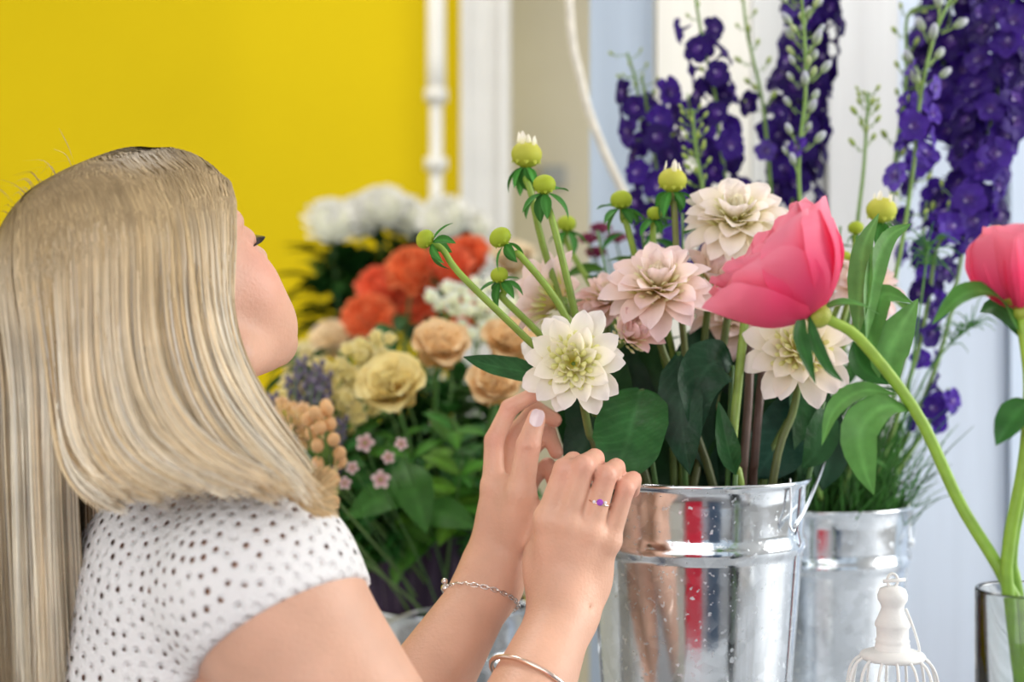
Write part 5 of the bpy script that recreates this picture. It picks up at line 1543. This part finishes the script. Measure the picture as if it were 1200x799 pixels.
# hypericum berries
M_berry = mat('peach_berry_skin', (.85, .50, .23), rough=.35, noise=(60, .12), spec=.5)
ME_BERRY = B().add(ball((0, 0, 0), (1, 1, 1.12), 12, 8)).add(tube([(0, 0, 1.05), (0, 0, 1.35)], [.12, .04], 5)).mesh('berry', M_berry)
bp = [(375, 501), (391, 515), (372, 522), (387, 497), (398, 531), (372, 543), (399, 541), (365, 508), (382, 476), (369, 484), (391, 562), (390, 588), (384, 480), (360, 492)]
for g in range(3):
    foot = foot3(rs)
    c = [bp[i] for i in range(len(bp)) if i % 3 == g]
    mx = sum(q[0] for q in c) / len(c); my = max(q[1] for q in c) + 30
    t = thing('berry_spray', ['peach berry spray, topmost berries by the hair', 'peach berry spray in the middle of the berry cluster', 'peach berry spray reaching lowest by the shoulder'][g], 'berries', foot, 'peach berry sprays')
    j = P(mx, my, 1.54)
    part('stem', stem([foot, midp(foot, j), j], .002, .0015, (.12, .22, .05)), t)
    for k, (x, y) in enumerate(c):
        p = P(x, y, 1.5 + .012 * (k % 3))
        part('berry', ME_BERRY, t, frame(p, p - j) @ Matrix.Scale(.0072, 4))
        part('berry_stalk', stem([j, (j + p) / 2, p], .001, .0009, (.14, .26, .05), n=6, sides=5), t)
# waxflowers
b = B()
for i in range(5): b.add(petal(.9, .75, PR_ROUND, (15, 5, -10), .12, lambda t, s: lerp((.70, .22, .32), (.86, .66, .68), t * 1.6), nl=4, nw=3), M=Matrix.Rotation(i * 1.2566, 4, 'Z') @ Matrix.Translation((0, .1, 0)))
b.add(ball((0, 0, .05), (.24, .24, .16), 8, 5), (.55, .5, .2))
ME_WAX = b.mesh('bloom', M_petal)
for i, (x, y, lab) in enumerate([(446, 562, 'pink waxflower with dark eye, largest, low by the wrist'), (428, 519, 'pink waxflower above the largest waxflower'), (413, 548, 'tiny pink waxflower beside the berries'), (470, 520, 'tiny pink waxflower under the large rose'), (455, 536, 'tiny pink waxflower in the shade'), (404, 566, 'tiny pink waxflower beneath the berries')]):
    bloom('waxflower', lab, ME_WAX, P(x, y, 1.6), (rs.uniform(-.3, .3), -1, .3), .0115 if i < 2 else .008, foot3(rs), 'pink waxflowers', sr=.0012, seed=i, leaves=0)
# lavender
for i, (x0, y0, x1, y1) in enumerate([(352, 420, 358, 500), (372, 425, 372, 500), (340, 440, 350, 515), (382, 438, 380, 505), (400, 490, 392, 560), (318, 462, 330, 520), (366, 440, 364, 515)]):
    foot = foot3(rs); D = 1.72
    t = thing('lavender', ['lavender spike under the chin, upright', 'tallest lavender spike beside the chin', 'lavender spike touching the hair', 'lavender spike right of the tallest', 'dark lavender spike among the berries', 'lavender spike lowest by the neck', 'short lavender spike between the taller ones'][i], 'flower', foot, 'lavender spikes')
    b = B(); r = random.Random(i)
    for k in range(26):
        q = k / 25; a = k * 2.4
        c = P(x0 + (x1 - x0) * q, y0 + (y1 - y0) * q, D) + Vector((math.cos(a), math.sin(a), 0)) * .006
        b.add(ball(c, (.0034, .0034, .005), 6, 4), lerp((.12, .10, .17), (.21, .18, .26), r.random()))
    part('flower_spike', b.mesh('flower_spike', M_plain), t, kind='stuff', color=(1, 1, 1, 1))
    e = P(x1, y1, D)
    part('stem', stem([foot, midp(foot, e), e, P(x0, y0, D)], .0016, .001, (.16, .24, .12)), t)
# greenery of the bench bouquet
gr = random.Random(12)
for i in range(44):
    x, y = gr.uniform(345, 612), gr.uniform(480, 585)
    D = gr.uniform(1.68, 1.82)
    sprig('green leafy stem in the mixed bouquet behind the arms', foot3(gr), P(x, y, D), 12, gr.uniform(.035, .06), 'leafy stems in the mixed bouquet', tone=(.8, .9, .8) if i % 3 else (1.5, 1.5, .9), seed=i + 100, t0=.76)
for i in range(34):
    x, y = 325 + 285 * (i + .5) / 34, gr.uniform(400, 520)
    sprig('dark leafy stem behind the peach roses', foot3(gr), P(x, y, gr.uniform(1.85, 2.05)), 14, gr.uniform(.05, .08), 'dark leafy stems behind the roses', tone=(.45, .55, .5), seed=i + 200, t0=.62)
for i, (x, y) in enumerate([(372, 322), (395, 335), (380, 296), (410, 300), (440, 300), (470, 292), (500, 285), (425, 318), (560, 290), (530, 292), (400, 290), (455, 290), (485, 298), (515, 296), (428, 292), (545, 300), (395, 308), (450, 312)]):
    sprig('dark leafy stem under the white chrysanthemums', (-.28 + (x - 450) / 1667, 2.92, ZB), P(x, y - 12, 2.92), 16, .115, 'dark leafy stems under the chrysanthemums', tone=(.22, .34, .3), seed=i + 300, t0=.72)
sprig('broad dark leaf stem between orange carnations and roses', foot3(gr), P(455, 398, 1.8), 3, .075, None, tone=(.35, .6, .4), seed=401, t0=.85)
# wide leaves above the plum wrapping
for i, (a_, b_, w) in enumerate([((500, 570), (405, 608), .05), ((480, 600), (560, 620), .045), ((470, 540), (500, 625), .05)]):
    D = 1.63
    leafy(['long green leaf lying low over the plum wrapping', 'green leaf above the plum wrapping pointing to the wrist', 'green leaf hanging down before the plum wrapping'][i], foot3(gr), [([P(*a_, D + .06), P((a_[0] + b_[0]) / 2, (a_[1] + b_[1]) / 2 - 8, D + .02), P(*b_, D)], w, (0, -.8, .6), (.04, .15, .02))], group='low leaves of the mixed bouquet', m=M_leaf, mid=[Vector((B3[0], B3[1], 1.0)), Vector((B3[0] - .02, B3[1] - .06, 1.13))])
# plum paper wrapped round the stems
M_plum = mat('plum_paper', (.040, .018, .055), rough=.55, noise=(18, .35), bump=(40, .5))
V = []; Fq = []
zt, zb_ = P(0, 618, 1.8).z, ZB + .03
nn = 120
for i, (z, rr) in enumerate([(zb_, .080), (1.03, .102), (zt - .05, .112), (zt, .118)]):
    for k in range(nn):
        a = 2 * math.pi * k / nn
        q = rr + .004 * math.sin(k * math.pi / 2) * (.4 + .3 * i)
        V.append((B3[0] - .008 + q * math.cos(a), B3[1] + q * math.sin(a), z + (.006 * math.sin(a * 5) if i == 3 else 0)))
for i in range(3):
    for k in range(nn): Fq.append((i * nn + k, i * nn + (k + 1) % nn, (i + 1) * nn + (k + 1) % nn, (i + 1) * nn + k))
w = thing('paper_wrap', 'dark plum pleated wrapping paper standing in the bucket behind the forearms', 'wrapping', (B3[0] - .03, B3[1], zb_))
part('paper', B().add((V, Fq)).mesh('paper', M_plum, False), w)
